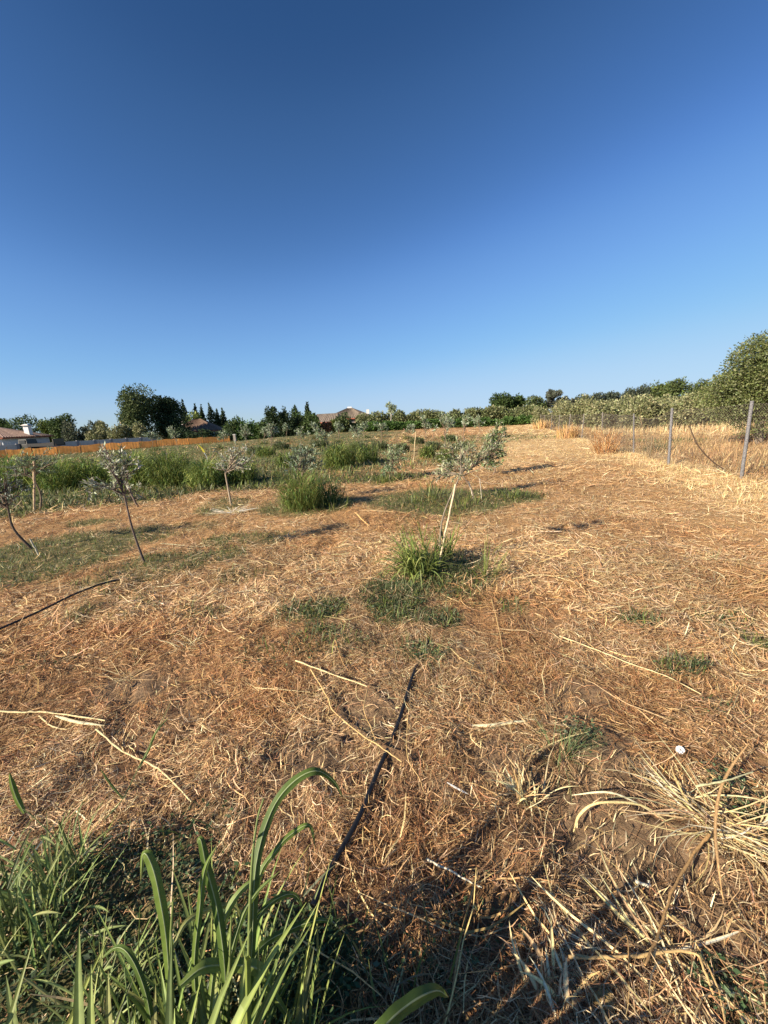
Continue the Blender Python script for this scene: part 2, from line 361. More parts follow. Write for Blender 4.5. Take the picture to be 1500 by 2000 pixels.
# short upright stubble and dry grass
def stubble(name, n, r1, r2, Lr, Wr, prob, pal, label, cat='grass', mat='straw', K=4, tilt=.7, rng=RNG, pw=0, a1=-66, a2=62):
    x, y = scatter(n, r1, r2, rng=rng, pw=pw, a1=a1, a2=a2); k = rng.random(n) < prob(x, y); x, y = x[k], y[k]; N = len(x)
    base = np.stack([x, y, H(x, y) - .01], 1); sc = .6 + .8 * fbm(x, y, .8, 91, 2)
    gz = Geo(); blades(gz, base, rng.random(N) * 6.283, np.abs(rng.normal(size=N)) * tilt * .6, rng.random(N) * 1.1 * tilt, rng.uniform(*Lr, N) * sc, rng.uniform(*Wr, N), pick(pal, N, rng, .2), K, rng)
    return tag(gz.build(name, mat), label, cat, kind='stuff')
infield = lambda x, y: (leftside(x, y) < 0) * (y < 66)
stubble('stubble', 30000, 1, 9, (.02, .07), (.0015, .004), lambda x, y: sst(.35, .6, fbm(x, y, .6, 95, 2)) * .8, STRAW, 'short dry stubble standing in the straw near the camera')
stubble('stubble', 70000, 8, 70, (.04, .11), (.006, .013), lambda x, y: infield(x, y) * .8 * (.3 + dry(x, y)), PALE + STRAW, 'short yellow stubble over the middle and far field', tilt=1.6)
stubble('dry_grass', 110000, 5, 60, (.08, .24), (.003, .008), lambda x, y: np.exp(-((fside(x, y) + .5) / .9) ** 2) * sst(4.5, 6.5, y), PALE + STRAW[:2], 'pale yellow dry grass thick along the foot of the wire fence', tilt=2.0, a1=10, a2=50)
stubble('dry_grass', 60000, 9, 60, (.12, .4), (.008, .02), lambda x, y: (fside(x, y) > .1) * .9, [(.46, .30, .14), (.40, .25, .11), (.52, .37, .18), (.34, .2, .09)], 'brown dry grass covering the neighbouring plot beyond the wire fence', tilt=1., a1=18, a2=68)
stubble('tall_dry_grass', 20000, 20, 55, (.3, .62), (.010, .024), lambda x, y: (fside(x, y) > 1) * np.exp(-((x - 16.5 - (45 - y) * .15) / 3.5) ** 2 - 0 * y) * .5 + .9 * (fside(x, y) > 1.5) * sst(22, 27, y) * sst(32, 27, y), PALE + [(.5, .34, .17)], 'tall straw-coloured grass in front of the olive grove', tilt=.6, a1=18, a2=64)
# green ground cover
stubble('weeds', 200000, 2.4, 11, (.04, .12), (.003, .008), lambda x, y: green(x, y) * 1., WEED + GRN[:2], 'short green weeds in ragged patches between the nearest saplings', 'weeds', 'grass', tilt=1.4, pw=.5)
stubble('weeds', 130000, 10, 62, (.07, .26), (.012, .035), lambda x, y: green(x, y) * infield(x, y), WEED + GRN[:2] + [(.2, .22, .09)], 'low green weeds over the left and middle of the orchard', 'weeds', 'grass', tilt=1.2)
def creeping():
    rng = np.random.default_rng(5); x, y = scatter(90000, .3, 3.2, rng=rng, pw=.9)
    k = rng.random(len(x)) < green(x, y) * .9; x, y = x[k], y[k]; N = len(x)
    pos = np.stack([x, y, H(x, y) + .004 + rng.random(N) ** 1.5 * .05 * (.3 + fbm(x, y, .2, 33, 2))], 1)
    az = rng.random(N) * 6.283; ax = unit(np.stack([np.cos(az), np.sin(az), rng.normal(size=N) * .45], 1))
    gz = Geo(); L = rng.uniform(.008, .024, N); leaves(gz, pos, ax, L, L * rng.uniform(.4, .7, N), pick([(.07, .12, .05), (.10, .15, .07), (.13, .17, .09), (.055, .09, .04)], N, rng), rng)
    tag(gz.build('creeping_weeds', 'leaf'), 'small-leaved dull green creeping weeds matted over the nearest ground', 'weeds', kind='stuff')
creeping()
stubble('weeds', 9000, .3, 2.8, (.06, .2), (.003, .007), lambda x, y: green(x, y) * (x < .1) * .5, GRN + WEED, 'short green grass blades growing through the creeping weeds', 'weeds', 'grass', K=6, tilt=1.3, pw=1)

# ------------------------------------------------------------ hero grass, lower left
def hero_blade(g, pts, wpx, col, n=5, fold=.18, sidev=None):
    """pts: (px,py,Y) rows, last wide end first; real positions at depth Y"""
    p = np.array([P(a, b_, c) if len(q) == 3 else q[:3] for q in pts for a, b_, c in [q[:3]]]); p = spline(p, n)
    K = len(p); s = np.linspace(0, 1, K); tn = np.gradient(p, axis=0)
    sv = np.cross(tn, np.array([.25, -.55, .8]) if sidev is None else np.array(sidev)); sv = unit(sv)
    Y = p[:, 1]; w_ = wpx / F * .92 * np.clip(np.minimum(.45 + s * 2.2, ((1 - s) * 2.6) ** .7), 0.02, 1)
    sway = unit(np.cross(tn, sv)); base_c = np.array(col)
    offs = np.array([-1, -.62, -.13, -.10, .10, .13, .62, 1]) * .5; hz = np.array([0, -.5, -.95, -1.15, -1.15, -.95, -.5, 0]) * fold
    wav = 1 + .05 * np.sin(s * 37)
    v = p[:, None] + sv[:, None] * (offs[None, :, None] * (w_ * wav)[:, None, None]) + sway[:, None] * (hz[None, :, None] * w_[:, None, None])
    st = np.random.default_rng(int(abs(p[0, 0] * 1e4))).normal(size=8) * .07
    rib = np.array([.34, .40, .20]); cl = np.stack([base_c * (1.0 + st[i]) for i in range(8)]); cl[3] = cl[4] = rib; cl = np.repeat(cl[None], K, 0)
    brn = np.clip((s - .9) * 8, 0, 1)[:, None, None]; cl = cl * (1 - brn * .6) + np.array([.35, .25, .1]) * brn * .6
    i, j = np.meshgrid(np.arange(K - 1), np.arange(7), indexing='ij')
    g.add(v.reshape(-1, 3), np.stack([i * 8 + j, i * 8 + j + 1, (i + 1) * 8 + j + 1, (i + 1) * 8 + j], -1).reshape(-1, 4), cl.reshape(-1, 3))
DG = (.10, .155, .035); MG = (.15, .215, .045); LG = (.22, .29, .075); YG = (.30, .31, .10)
CB = G(455, 2045); CB[2] = H(CB[0], CB[1])
clump = thing('tall_grass_clump', CB, 'tall clump of broad green blades in the foreground, its longest blade arching over bare straw', 'grass clump')
hero = [
 ([(478, 2050, .62), (492, 1850, .68), (500, 1690, .76), (530, 1585, .84), (570, 1530, .88), (615, 1506, .90), (650, 1525, .93), (672, 1562, .95)], 19, DG),
 ([(490, 2000, .64), (500, 1740, .75), (540, 1660, .80), (575, 1625, .83), (605, 1613, .84), (616, 1655, .86)], 12, MG),
 ([(335, 2060, .58), (328, 1860, .62), (312, 1750, .64), (297, 1690, .66), (281, 1668, .67), (275, 1722, .68)], 17, MG),
 ([(445, 2060, .6), (440, 1900, .64), (425, 1780, .68), (405, 1700, .70), (392, 1640, .71), (384, 1652, .72)], 17, DG),
 ([(335, 1860, .62), (365, 1800, .66), (420, 1772, .70), (460, 1772, .72), (474, 1810, .74)], 9, YG),
 ([(478, 1930, .66), (510, 1850, .72), (575, 1812, .78), (625, 1797, .8), (655, 1806, .82)], 13, DG),
 ([(478, 1900, .66), (500, 1800, .72), (540, 1756, .77), (578, 1750, .8), (600, 1800, .82)], 11, DG),
 ([(352, 1925, .6), (395, 1890, .63), (440, 1885, .65), (505, 1893, .66), (540, 1950, .67), (600, 2040, .66)], 21, LG),
 ([(720, 2080, .45), (745, 2010, .48), (800, 1958, .52), (850, 1934, .55), (876, 1948, .57)], 21, DG),
 ([(395, 2060, .6), (380, 1900, .64), (390, 1780, .67), (400, 1700, .69), (424, 1650, .7)], 12, MG),
 ([(400, 2060, .6), (420, 1880, .65), (445, 1780, .7), (480, 1730, .73), (520, 1705, .76)], 13, LG),
 ([(430, 2060, .6), (445, 1900, .64), (470, 1800, .69), (500, 1745, .72), (548, 1700, .75)], 11, MG),
 ([(300, 2060, .57), (290, 1960, .6), (262, 1880, .63), (230, 1850, .65), (190, 1880, .66)], 11, DG),
 ([(500, 2060, .6), (530, 1980, .66), (560, 1920, .7), (590, 1870, .74)], 10, DG)]
for k, (pp, wd_, cc) in enumerate(hero):
    g = Geo(); hero_blade(g, pp, wd_, cc); g.build('blade', 'grass', clump, smooth=True)
g = Geo()
for pp in ([(485, 2060, .6), (486, 1850, .66), (492, 1690, .72), (503, 1600, .77), (515, 1560, .79)], [(338, 2060, .58), (334, 1850, .62), (338, 1760, .64)], [(440, 2060, .6), (448, 1900, .64), (452, 1790, .67)]):
    p = spline(np.array([P(*q) for q in pp]), 4); tube(g, p, np.linspace(.0045, .002, len(p)), (.22, .27, .09), 6)
g.build('stem', 'grass', clump, smooth=True)
rng = np.random.default_rng(3); N = 120
g = Geo(); a_ = rng.random(N) * 6.283; rr_ = rng.random(N) ** .6 * .22
bs = np.stack([CB[0] + np.cos(a_) * rr_ * 1.1, CB[1] + np.sin(a_) * rr_ * .6 - .08, np.full(N, 0.)], 1); bs[:, 2] = H(bs[:, 0], bs[:, 1])
blades(g, bs, a_ + rng.normal(size=N) * .5, rng.random(N) * .45, rng.random(N) * 1.3, rng.uniform(.18, .5, N), rng.uniform(.004, .011, N), pick([(.12, .17, .04), (.16, .215, .05), (.10, .14, .035), (.22, .26, .07)], N, rng), 8, rng, fold=.15)
g.build('blades', 'grass', clump, smooth=True)

def grass_clump(name, base, n, hgt, spread, wid, label, group=None, pal=GRN, mat='grass', K=6, lean=None, seed=1, tilt=.5, droop=1.2, cat='grass clump', fold=None, bushy=False, bright=1.0, twist=.5):
    rng = np.random.default_rng(seed); base = np.array(base, float); base[2] = float(H(base[0], base[1]))
    t_ = thing(name, base, label, cat, group)
    a_ = rng.random(n) * 6.283; rr_ = rng.random(n) ** .6 * spread
    bs = np.stack([base[0] + np.cos(a_) * rr_, base[1] + np.sin(a_) * rr_ * .8, 0 * rr_], 1); bs[:, 2] = H(bs[:, 0], bs[:, 1]) - .01
    az = a_ + rng.normal(size=n) * .6
    if lean is not None: az = np.where(rng.random(n) < .6, lean + rng.normal(size=n) * .6, az)
    L = hgt * rng.uniform(.5, 1.25, n) * (1 - .35 * rr_ / spread)
    up_ = rng.random(n) < (.78 if bushy else .15); zl = np.where(up_, rng.random(n) ** .8 * .8 * hgt, 0) * (1 - .4 * (rr_ / spread) ** 2); L = np.where(up_, L * .42, L * (.8 if bushy else 1))
    bs[:, 2] += zl; bs[:, 0] += np.cos(az) * zl * .12; bs[:, 1] += np.sin(az) * zl * .12
    th0 = rng.random(n) * tilt + np.where(up_, .2 + .5 * rng.random(n), 0); g = Geo()
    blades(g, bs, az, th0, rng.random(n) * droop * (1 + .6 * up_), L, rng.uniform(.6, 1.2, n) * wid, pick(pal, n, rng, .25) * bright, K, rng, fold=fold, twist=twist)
    k = max(4, n // 30)
    for i in range(k):
        q = bs[i] - [0, 0, zl[i]]; e = q + np.array([math.cos(az[i]) * .25 * hgt, math.sin(az[i]) * .25 * hgt, hgt * rng.uniform(.6, 1.0)])
        tube(g, spline([q, (q + e) / 2 + rng.normal(size=3) * .02 * hgt, e], 2), [wid * .2] * 5, np.array(pal[0]) * 1.3, 4, False)
    g.build('foliage', mat, t_)
    return t_
# left foreground clumps (one outside the frame throws the dark shade across the middle)
for i, (px, py, n, h_, sp, lab, ln) in enumerate([
    (15, 1900, 90, .34, .16, 'narrow-bladed green grass clump at the left edge of the foreground, lower of two there', 2.4),
    (95, 1760, 110, .30, .15, 'spreading green grass tuft in the creeping weeds, left of the tall broad-bladed clump', 2.6),
    (215, 1990, 70, .26, .12, 'low grass tuft at the bottom edge between the left corner and the tall clump', .6)]):
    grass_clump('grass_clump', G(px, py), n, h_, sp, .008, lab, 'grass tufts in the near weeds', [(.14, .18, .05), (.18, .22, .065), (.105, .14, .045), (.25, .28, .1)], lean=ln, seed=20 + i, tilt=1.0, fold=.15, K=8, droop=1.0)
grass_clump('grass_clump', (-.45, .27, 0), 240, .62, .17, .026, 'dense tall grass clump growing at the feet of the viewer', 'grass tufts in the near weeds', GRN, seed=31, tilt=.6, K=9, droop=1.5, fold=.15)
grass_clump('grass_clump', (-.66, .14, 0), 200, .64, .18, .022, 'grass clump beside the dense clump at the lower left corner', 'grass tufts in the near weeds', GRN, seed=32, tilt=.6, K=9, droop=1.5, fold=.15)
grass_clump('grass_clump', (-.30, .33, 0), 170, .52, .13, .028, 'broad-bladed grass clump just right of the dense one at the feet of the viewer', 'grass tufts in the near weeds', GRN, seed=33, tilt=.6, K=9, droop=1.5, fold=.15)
# single shoots and culms
def shoot(name, pts, r, col, label, cat, lf=(), mat='grass'):
    p = np.array([P(*q) for q in pts]); b0 = p[0].copy()
    t_ = thing(name, b0, label, cat); g = Geo(); q = spline(p, 5); tube(g, q, np.linspace(r, r * .4, len(q)), col, 5); g.build('stem', mat, t_)
    for bl in lf:
        g = Geo(); hero_blade(g, bl[0], bl[1], bl[2]); g.build('blade', mat, t_, smooth=True)
shoot('grass_shoot', [(150, 1690, 1.03), (110, 1640, 1.06), (70, 1600, 1.08), (45, 1580, 1.09)], .0022, (.2, .25, .1), 'single green shoot with one upright pointed leaf at the left edge', 'grass shoot',
      [([(48, 1588, 1.09), (34, 1560, 1.1), (24, 1530, 1.1), (18, 1508, 1.1)], 15, MG)])
shoot('grass_culm', [(205, 1600, 1.15), (240, 1560, 1.2), (275, 1490, 1.27), (310, 1420, 1.33), (338, 1362, 1.38)], .0022, (.16, .22, .09), 'slim green culm slanting up to the right over long pale stalks', 'grass culm',
      [([(272, 1500, 1.26), (290, 1465, 1.3), (305, 1430, 1.32), (330, 1400, 1.36)], 8, MG), ([(240, 1560, 1.2), (215, 1530, 1.2), (195, 1500, 1.2)], 6, DG)])
shoot('grass_culm', [(262, 2060, .62), (250, 1960, .66), (243, 1880, .7), (245, 1815, .73)], .0022, (.2, .28, .1), 'short upright thin culm left of the tall broad-bladed clump', 'grass culm')

# ------------------------------------------------------------ dry clumps, stalks, small things on the ground
def gpts(pp, lift=.02):
    out = []
    for k, q in enumerate(pp):
        z = q[2] if len(q) > 2 else lift
        p = G(q[0], q[1]); d = ray(q[0], q[1]); t_ = (z + float(H(p[0], p[1])) - CH) / d[2]; out.append(CAM + d * t_)
    return np.array(out)
def stalk(pp, wpx, col, label, flat=False, lift=.02, name='dry_stalk', mat='straw'):
    p = spline(gpts(pp, lift), 5); mid = p[len(p) // 2]; org = p[0].copy(); col = np.array(col)
    dist = np.linalg.norm(mid - CAM); wd_ = wpx / F * dist * .5
    g = Geo(); K = len(p); s = np.linspace(0, 1, K)
    if flat:
        tn = np.gradient(p, axis=0); sv = unit(np.cross(tn, [0.1, -.2, 1.])); pr = np.clip(np.minimum(.4 + 3 * s, (1 - s) * 3 + .15), 0, 1)
        ribbon(g, p[None], sv[None], (wd_ * pr)[None], np.array([col]), .15)
    else:
        p = p + np.random.default_rng(int(wpx * 100 + abs(pp[0][0]))).normal(size=p.shape) * wd_ * .12; jt = 1 + .22 * np.sin(np.arange(K) * 2.1); tube(g, p, wd_ / 2 * np.linspace(1, .6, K) * jt, col, 6)
    o = g.build(name, mat, origin=org, smooth=True); tag(o, label, 'dry stalk', 'dry stalks lying on the ground'); return o
Y1 = (.72, .58, .30); Y2 = (.62, .42, .18); Y3 = (.45, .27, .11); Y4 = (.78, .70, .50); B1 = (.30, .18, .08)
stalk([(-20, 1388), (40, 1392), (90, 1391), (205, 1408)], 6, Y1, 'long pale stalk entering from the left edge at the level of the slanting culm', lift=.03)
stalk([(77, 1398), (98, 1416), (127, 1424), (162, 1412)], 5, Y1, 'short curved pale stalk hanging below the straight stalks at left', lift=.02)
stalk([(108, 1398), (150, 1410), (203, 1417)], 9, Y1, 'short thick flattened straw stalk at the left joining the long curved one', True, .03)
stalk([(188, 1424), (240, 1468), (300, 1495), (340, 1530), (374, 1566)], 6, Y1, 'long pale stalk curving down right towards the tall grass clump', lift=.03)
stalk([(577, 1290), (650, 1317), (717, 1340)], 6, Y1, 'pale stalk left of the black hose, uppermost of the crossing pair', lift=.04)
stalk([(608, 1308), (640, 1363), (650, 1387), (700, 1430), (750, 1463), (785, 1488)], 6, Y2, 'long thin stalk reaching down across the black hose', lift=.035)
stalk([(797, 1397), (795, 1440), (797, 1483), (817, 1517), (829, 1548)], 4.5, Y2, 'thin upright-looking stalk just right of the black hose', lift=.02)
stalk([(718, 1345, .02), (711, 1385, .10), (722, 1415, .05), (735, 1449)], 4.5, Y2, 'bent stalk sticking up left of the black hose', lift=.02)
stalk([(500, 1343), (550, 1347), (605, 1352)], 4, Y1, 'short straight pale stalk left of the crossing pair')
stalk([(833, 1677, .03), (867, 1695, .04), (920, 1723, .04), (940, 1734, .03)], 6.5, Y4, 'whitish jointed stalk lying in the shaded ground right of the hose', lift=.04)
stalk([(927, 1727), (900, 1827), (883, 1943), (855, 2030)], 7, Y3, 'brown stalk running down to the bottom edge from the whitish jointed stalk', lift=.04)
stalk([(873, 1528), (895, 1541), (915, 1551)], 7, Y4, 'short whitish split straw between hose and upright dry tuft', True, .02)
stalk([(898, 1527), (930, 1532), (980, 1557)], 3.5, Y2, 'thin kinked straw beside the short whitish split straw')
stalk([(920, 1417), (960, 1416), (1002, 1410), (1030, 1408)], 13, Y1, 'broad flat pale dead leaf on bare earth right of the hose', True, .02)
stalk([(1360, 1535), (1417, 1525), (1470, 1507)], 5.5, (.66, .62, .34), 'straight greenish yellow stick below the white cap', lift=.10)
stalk([(1462, 1452, .10), (1427, 1500, .10), (1405, 1550, .09), (1397, 1617, .07), (1403, 1690, .06), (1413, 1765, .02)], 6.5, Y3, 'thick tan stalk standing over the radiating dead clump at right', True)
stalk([(1385, 1631), (1353, 1670), (1310, 1750), (1283, 1830), (1260, 1885)], 8, Y3, 'brown woody stem slanting down left from the radiating dead clump', lift=.05)
stalk([(1110, 1868), (1220, 1870), (1345, 1857), (1377, 1897), (1395, 1945)], 8, Y2, 'bent tan stalk lying across the lower right, kinked at a right angle', lift=.04)
stalk([(1213, 1880), (1267, 1923), (1333, 1990)], 8, Y1, 'pale stalk under the bent tan stalk running to the bottom edge', lift=.02)
stalk([(1300, 1783), (1350, 1830), (1397, 1917), (1420, 2010)], 5, Y2, 'thin arching straw right of the brown woody stem', lift=.04)
stalk([(1117, 1553, .03), (1183, 1547, .07), (1233, 1563, .06), (1302, 1604, .02)], 6, Y1, 'arching pale dead blade right of the upright dry tuft', True, .05)
stalk([(1120, 1625, .02), (1133, 1590, .05), (1170, 1568, .07), (1250, 1572, .06), (1305, 1605, .02)], 7, Y2, 'folded dead blade under the arching pale one', True, .03)
stalk([(1093, 1242), (1167, 1270), (1233, 1297), (1300, 1320), (1370, 1356)], 4.5, Y1, 'long straight pale stalk in the right middle of the bare straw', lift=.03)
stalk([(1000, 1130), (1067, 1123), (1133, 1140), (1180, 1147)], 3.5, Y1, 'pale stalk right of the tuft at the central sapling', lift=.03)
stalk([(1240, 1722), (1266, 1730), (1268, 1722)], 9, Y4, 'short cut stub of pale straw in the middle of the lower right', lift=.02)
stalk([(655, 1250), (668, 1290), (680, 1310)], 4, Y3, 'short brown stalk left of the hose end', lift=.03)
stalk([(1195, 1860), (1225, 1830), (1228, 1960)], 4, Y3, 'brown upright straw crossing the bent tan stalk', lift=.05)
stalk([(960, 1170), (975, 1230), (985, 1290)], 4, Y2, 'thin tan stalk below the green tuft at the central sapling', lift=.03)

def dead_clump(px, py, n, L, label, azs, seed, up=.9, w_=.006, pal=[(.66, .49, .24), (.55, .38, .17), (.45, .28, .12)]):
    rng = np.random.default_rng(seed); b0 = G(px, py); b0[2] = float(H(b0[0], b0[1])); t_ = thing('dead_grass_clump', b0, label, 'dead grass')
    m_ = n; az = np.array([azs[i % len(azs)] for i in range(m_)]) + rng.normal(size=m_) * .5
    bs = b0 + np.stack([rng.normal(size=m_) * .03, rng.normal(size=m_) * .03, 0 * az + .005], 1)
    th = up + rng.normal(size=m_) * .25; g = Geo()
    blades(g, bs, az, np.clip(th, 0, 1.45), np.clip(1.62 - th, 0, 1.2) * rng.uniform(.6, 1.05, m_), L * rng.uniform(.4, 1.1, m_), w_ * rng.uniform(.5, 1.5, m_), pick(pal + STRAW[:3], m_, rng), 8, rng, fold=.12, pw=.8, twist=2.2)
    g.build('blades', 'straw', t_)
dead_clump(1397, 1622, 95, .40, 'large radiating clump of flattened dead grass at the lower right edge', [2.5, 2.8, 2.3, -.9, -1.2, -.5, .1, 1.9], 41, 1.2, .0055, [(.62, .42, .18), (.5, .32, .13), (.7, .54, .28)])
dead_clump(1030, 1560, 50, .20, 'upright dry straw tuft in the centre right of the foreground', [1.5, 2.2, .4, 3.0, -1], 42, .35, .006)
dead_clump(1075, 1945, 18, .12, 'small group of pale split stubs at the bottom, right of centre', [1.6, 1.0, 2.2], 43, .2, .010, [(.74, .6, .34)])
dead_clump(1490, 1650, 30, .25, 'pale dead blades pointing out of the right edge', [3.0, 2.7, .1, -.3], 44, 1.2, .009)
dead_clump(372, 1268, 40, .22, 'tuft of pale stubble left of the crossing stalks', [2.6, 3.3, .4, 1.5], 45, .9, .005)
dead_clump(245, 1330, 34, .26, 'flattened straw tuft above the long curved stalk at left', [3.1, .2, 2.6], 46, 1.2, .005)
dead_clump(1190, 1130, 30, .25, 'loose tuft of golden straw right of the central sapling', [3.1, .2, 2.6], 47, 1.2, .006)
dead_clump(1290, 1880, 34, .3, 'dead blades fanned out beneath the bent tan stalk', [2.4, 2.8, -.6, -1.0], 48, 1.25, .008)

# small green things on the right
for i, (px, py, h_, n, sp, lab, pal) in enumerate([
    (1392, 1100, .22, 26, .03, 'small lone green shoot in bare straw at the right', [(.2, .24, .08), (.14, .2, .08)]),
    (1475, 1272, .14, 40, .06, 'small green tuft near the right edge, below the lone shoot', GRN),
    (832, 1292, .16, 70, .08, 'feathery green weed at the far end of the visible hose', [(.12, .18, .06), (.2, .25, .09)]),
    (1090, 1480, .24, 60, .05, 'wispy feathery green weed behind the upright dry tuft', [(.13, .18, .07), (.2, .24, .1)]),
    (790, 1262, .12, 20, .05, 'small twiggy weed beyond the end of the hose', [(.2, .24, .1)])]):
    grass_clump('weed_tuft', G(px, py), n, h_, sp, .0035, lab, 'small weeds on the bare straw', pal, seed=50 + i, tilt=1.2, K=5)

# hose, cap, clods
def hose(pp, rpx, label):
    p = gpts(pp, .012); p = spline(p, 8); o0 = p[0].copy(); g = Geo(); tube(g, p, .0085 if rpx is None else rpx, (.012, .012, .013), 10)
    tag(g.build('irrigation_hose', 'plastic', origin=o0, smooth=True), label, 'hose', 'black irrigation hoses')
hose([(610, 1770, .03), (640, 1705, .03), (672, 1650, .028), (704, 1590, .03), (724, 1540, .03), (745, 1490, .025), (765, 1445, .008), (785, 1390, .02), (798, 1345, .025), (812, 1305, .02), (828, 1272, .012), (850, 1225, -.02)], .0098, 'black irrigation hose running up the middle through the straw')
hose([(-40, 1245, .045), (30, 1215, .05), (85, 1190, .05), (140, 1163, .05), (190, 1143, .055), (228, 1133, .05), (262, 1126, -.01)], .009, 'black irrigation hose slanting across the left below the leaning sapling')
pc = G(1327, 1477); pc[2] = float(H(pc[0], pc[1])) + .028
capo = thing('bottle_cap', pc, 'round white plastic cap lying on bare earth at right', 'cap')
ax = unit(np.array([-.25, -.45, .86])); g = Geo(); tube(g, [pc - ax * .006, pc - ax * .001, pc + ax * .005, pc + ax * .006], [.0165, .0165, .0165, .013], (.80, .80, .76), 24); g.build('shell', 'plastic', capo)
g = Geo(); tube(g, [pc + ax * .0062, pc + ax * .0075], [.004, .0035], (.45, .42, .36), 12); g.build('centre_mark', 'plastic', capo)
def clod(px, py, s, lab, seed, col=(.22, .13, .065)):
    rng = np.random.default_rng(seed); c0 = G(px, py); c0[2] = float(H(c0[0], c0[1])) + s * .3
    th, ph = np.meshgrid(np.linspace(0, np.pi, 12), np.linspace(0, 2 * np.pi, 18, endpoint=False), indexing='ij')
    d = np.stack([np.sin(th) * np.cos(ph), np.sin(th) * np.sin(ph), np.cos(th)], -1)
    r_ = s * (.6 + .7 * fbm(d[..., 0] * 3 + d[..., 2] * 2 + 50, d[..., 1] * 3 + 50 + d[..., 2], 1.2, seed, 3)); v = c0 + d * r_[..., None] * np.array([1, .8, .6])
    i, j = np.meshgrid(np.arange(11), np.arange(18), indexing='ij'); j2 = (j + 1) % 18
    g = Geo(); g.add(v.reshape(-1, 3), np.stack([i * 18 + j, (i + 1) * 18 + j, (i + 1) * 18 + j2, i * 18 + j2], -1).reshape(-1, 4), col)
    tag(g.build('soil_clod', 'soil', origin=c0), lab, 'clod', 'clods of earth')
clod(655, 1445, .035, 'larger pale clod of earth left of the hose crossing', 1, (.28, .18, .1))
clod(537, 1497, .028, 'dark clod of earth above the arching blade', 2)
clod(505, 1487, .03, 'clod of earth left of the dark one above the arching blade', 3, (.26, .16, .09))
clod(1175, 1955, .035, 'crumbly yellowish clod near the bottom, right of the pale stubs', 4, (.38, .26, .11))
clod(532, 1265, .035, 'reddish clod in the straw beyond the crossing stalks', 5, (.3, .17, .09))

# ------------------------------------------------------------ olive saplings
OLV = [(.17, .20, .095), (.25, .28, .15), (.38, .39, .24), (.12, .145, .065), (.50, .49, .33)]
def sapling(base, fork, crowns, nleaf, llen, label, group='young olive trees of the orchard', seed=0, bark=(.22, .16, .11), tr=.016, pal=OLV, nbr=16, mid=None):
    """base, fork: world points; crowns: [(centre, (rx,ry,rz))]"""
    rng = np.random.default_rng(seed); base = np.array(base, float); base[2] = float(H(base[0], base[1])); fork = np.array(fork)
    t_ = thing('olive_sapling', base, label, 'olive sapling', group)
    m_ = (base + fork) / 2 + (np.array(mid) if mid is not None else rng.normal(size=3) * np.array([.03, .03, 0]))
    g = Geo(); p = spline([base - [0, 0, .03], m_, fork], 5); tube(g, p, np.linspace(tr, tr * .6, len(p)), bark, 7); g.build('trunk', 'bark', t_, smooth=True)
    gb = Geo(); gl = Geo(); tot = sum(c[1][0] * c[1][2] for c in crowns)
    for c, r_ in crowns:
        c = np.array(c); r_ = np.array(r_); nb = max(4, int(nbr * r_[0] * r_[2] / tot)); per = max(6, int(nleaf * r_[0] * r_[2] / tot / nb))
        tube(gb, spline([fork, (fork + c) / 2 + rng.normal(size=3) * .05 * r_, c], 4), np.linspace(tr * .7, tr * .35, 9), bark, 5, False)
        for i in range(nb):
            d = rvec(1, rng)[0]; d[2] = abs(d[2]) * .9 - .25; e = c + d * r_ * rng.uniform(.6, 1.1)
            st = fork + (c - fork) * rng.uniform(.1, 1.0); md = (st + e) / 2 + rng.normal(size=3) * .08 * r_ + [0, 0, -.03 * r_[2]]
            q = spline([st, md, e], 5); tube(gb, q, np.linspace(tr * .55, tr * .2, len(q)), bark, 4, False)
            for tw in range(3):
                if tw == 0: sp_ = q
                else:
                    s0 = q[rng.integers(3, len(q) - 2)]; e2 = s0 + (unit(e - st) + rvec(1, rng)[0] * .8) * r_.mean() * rng.uniform(.25, .55); sp_ = spline([s0, (s0 + e2) / 2 + rng.normal(size=3) * .02 * r_, e2], 3)
                    tube(gb, sp_, [tr * .16] * len(sp_), bark, 3, False)
                k = per // 3 + 1; tt = (rng.random(k) ** .7) * (len(sp_) - 1.001); ii = tt.astype(int); fr = (tt - ii)[:, None]
                pos = sp_[ii] * (1 - fr) + sp_[ii + 1] * fr; dirn = unit(sp_[ii + 1] - sp_[ii]); axl = unit(dirn * 1.2 + rvec(k, rng))
                L = llen * rng.uniform(.6, 1.2, k); leaves(gl, pos, axl, L, L * rng.uniform(.2, .32, k), pick(pal, k, rng, .2), rng)
    gb.build('branches', 'bark', t_); gl.build('foliage', 'olive', t_)
    return t_
def stake(pb, pt, r, col, label, group='canes and stakes beside the saplings', bow=0):
    pb = np.array(pb, float); pb[2] = float(H(pb[0], pb[1])) - .03; pt = np.array(pt); g = Geo()
    K = 12; q = pb + (pt - pb) * np.linspace(0, 1, K)[:, None]; q += (np.sin(np.linspace(0, np.pi, K))[:, None] * np.array([-1, 0, -.5]) * bow); q[1:-1] += np.random.default_rng(int(r * 1e5)).normal(size=(K - 2, 3)) * r * .25
    tube(g, q, r * (1 + .12 * (np.arange(K) % 2)), col, 7)
    tag(g.build('stake', 'bark', origin=pb, smooth=True), label, 'stake', group)
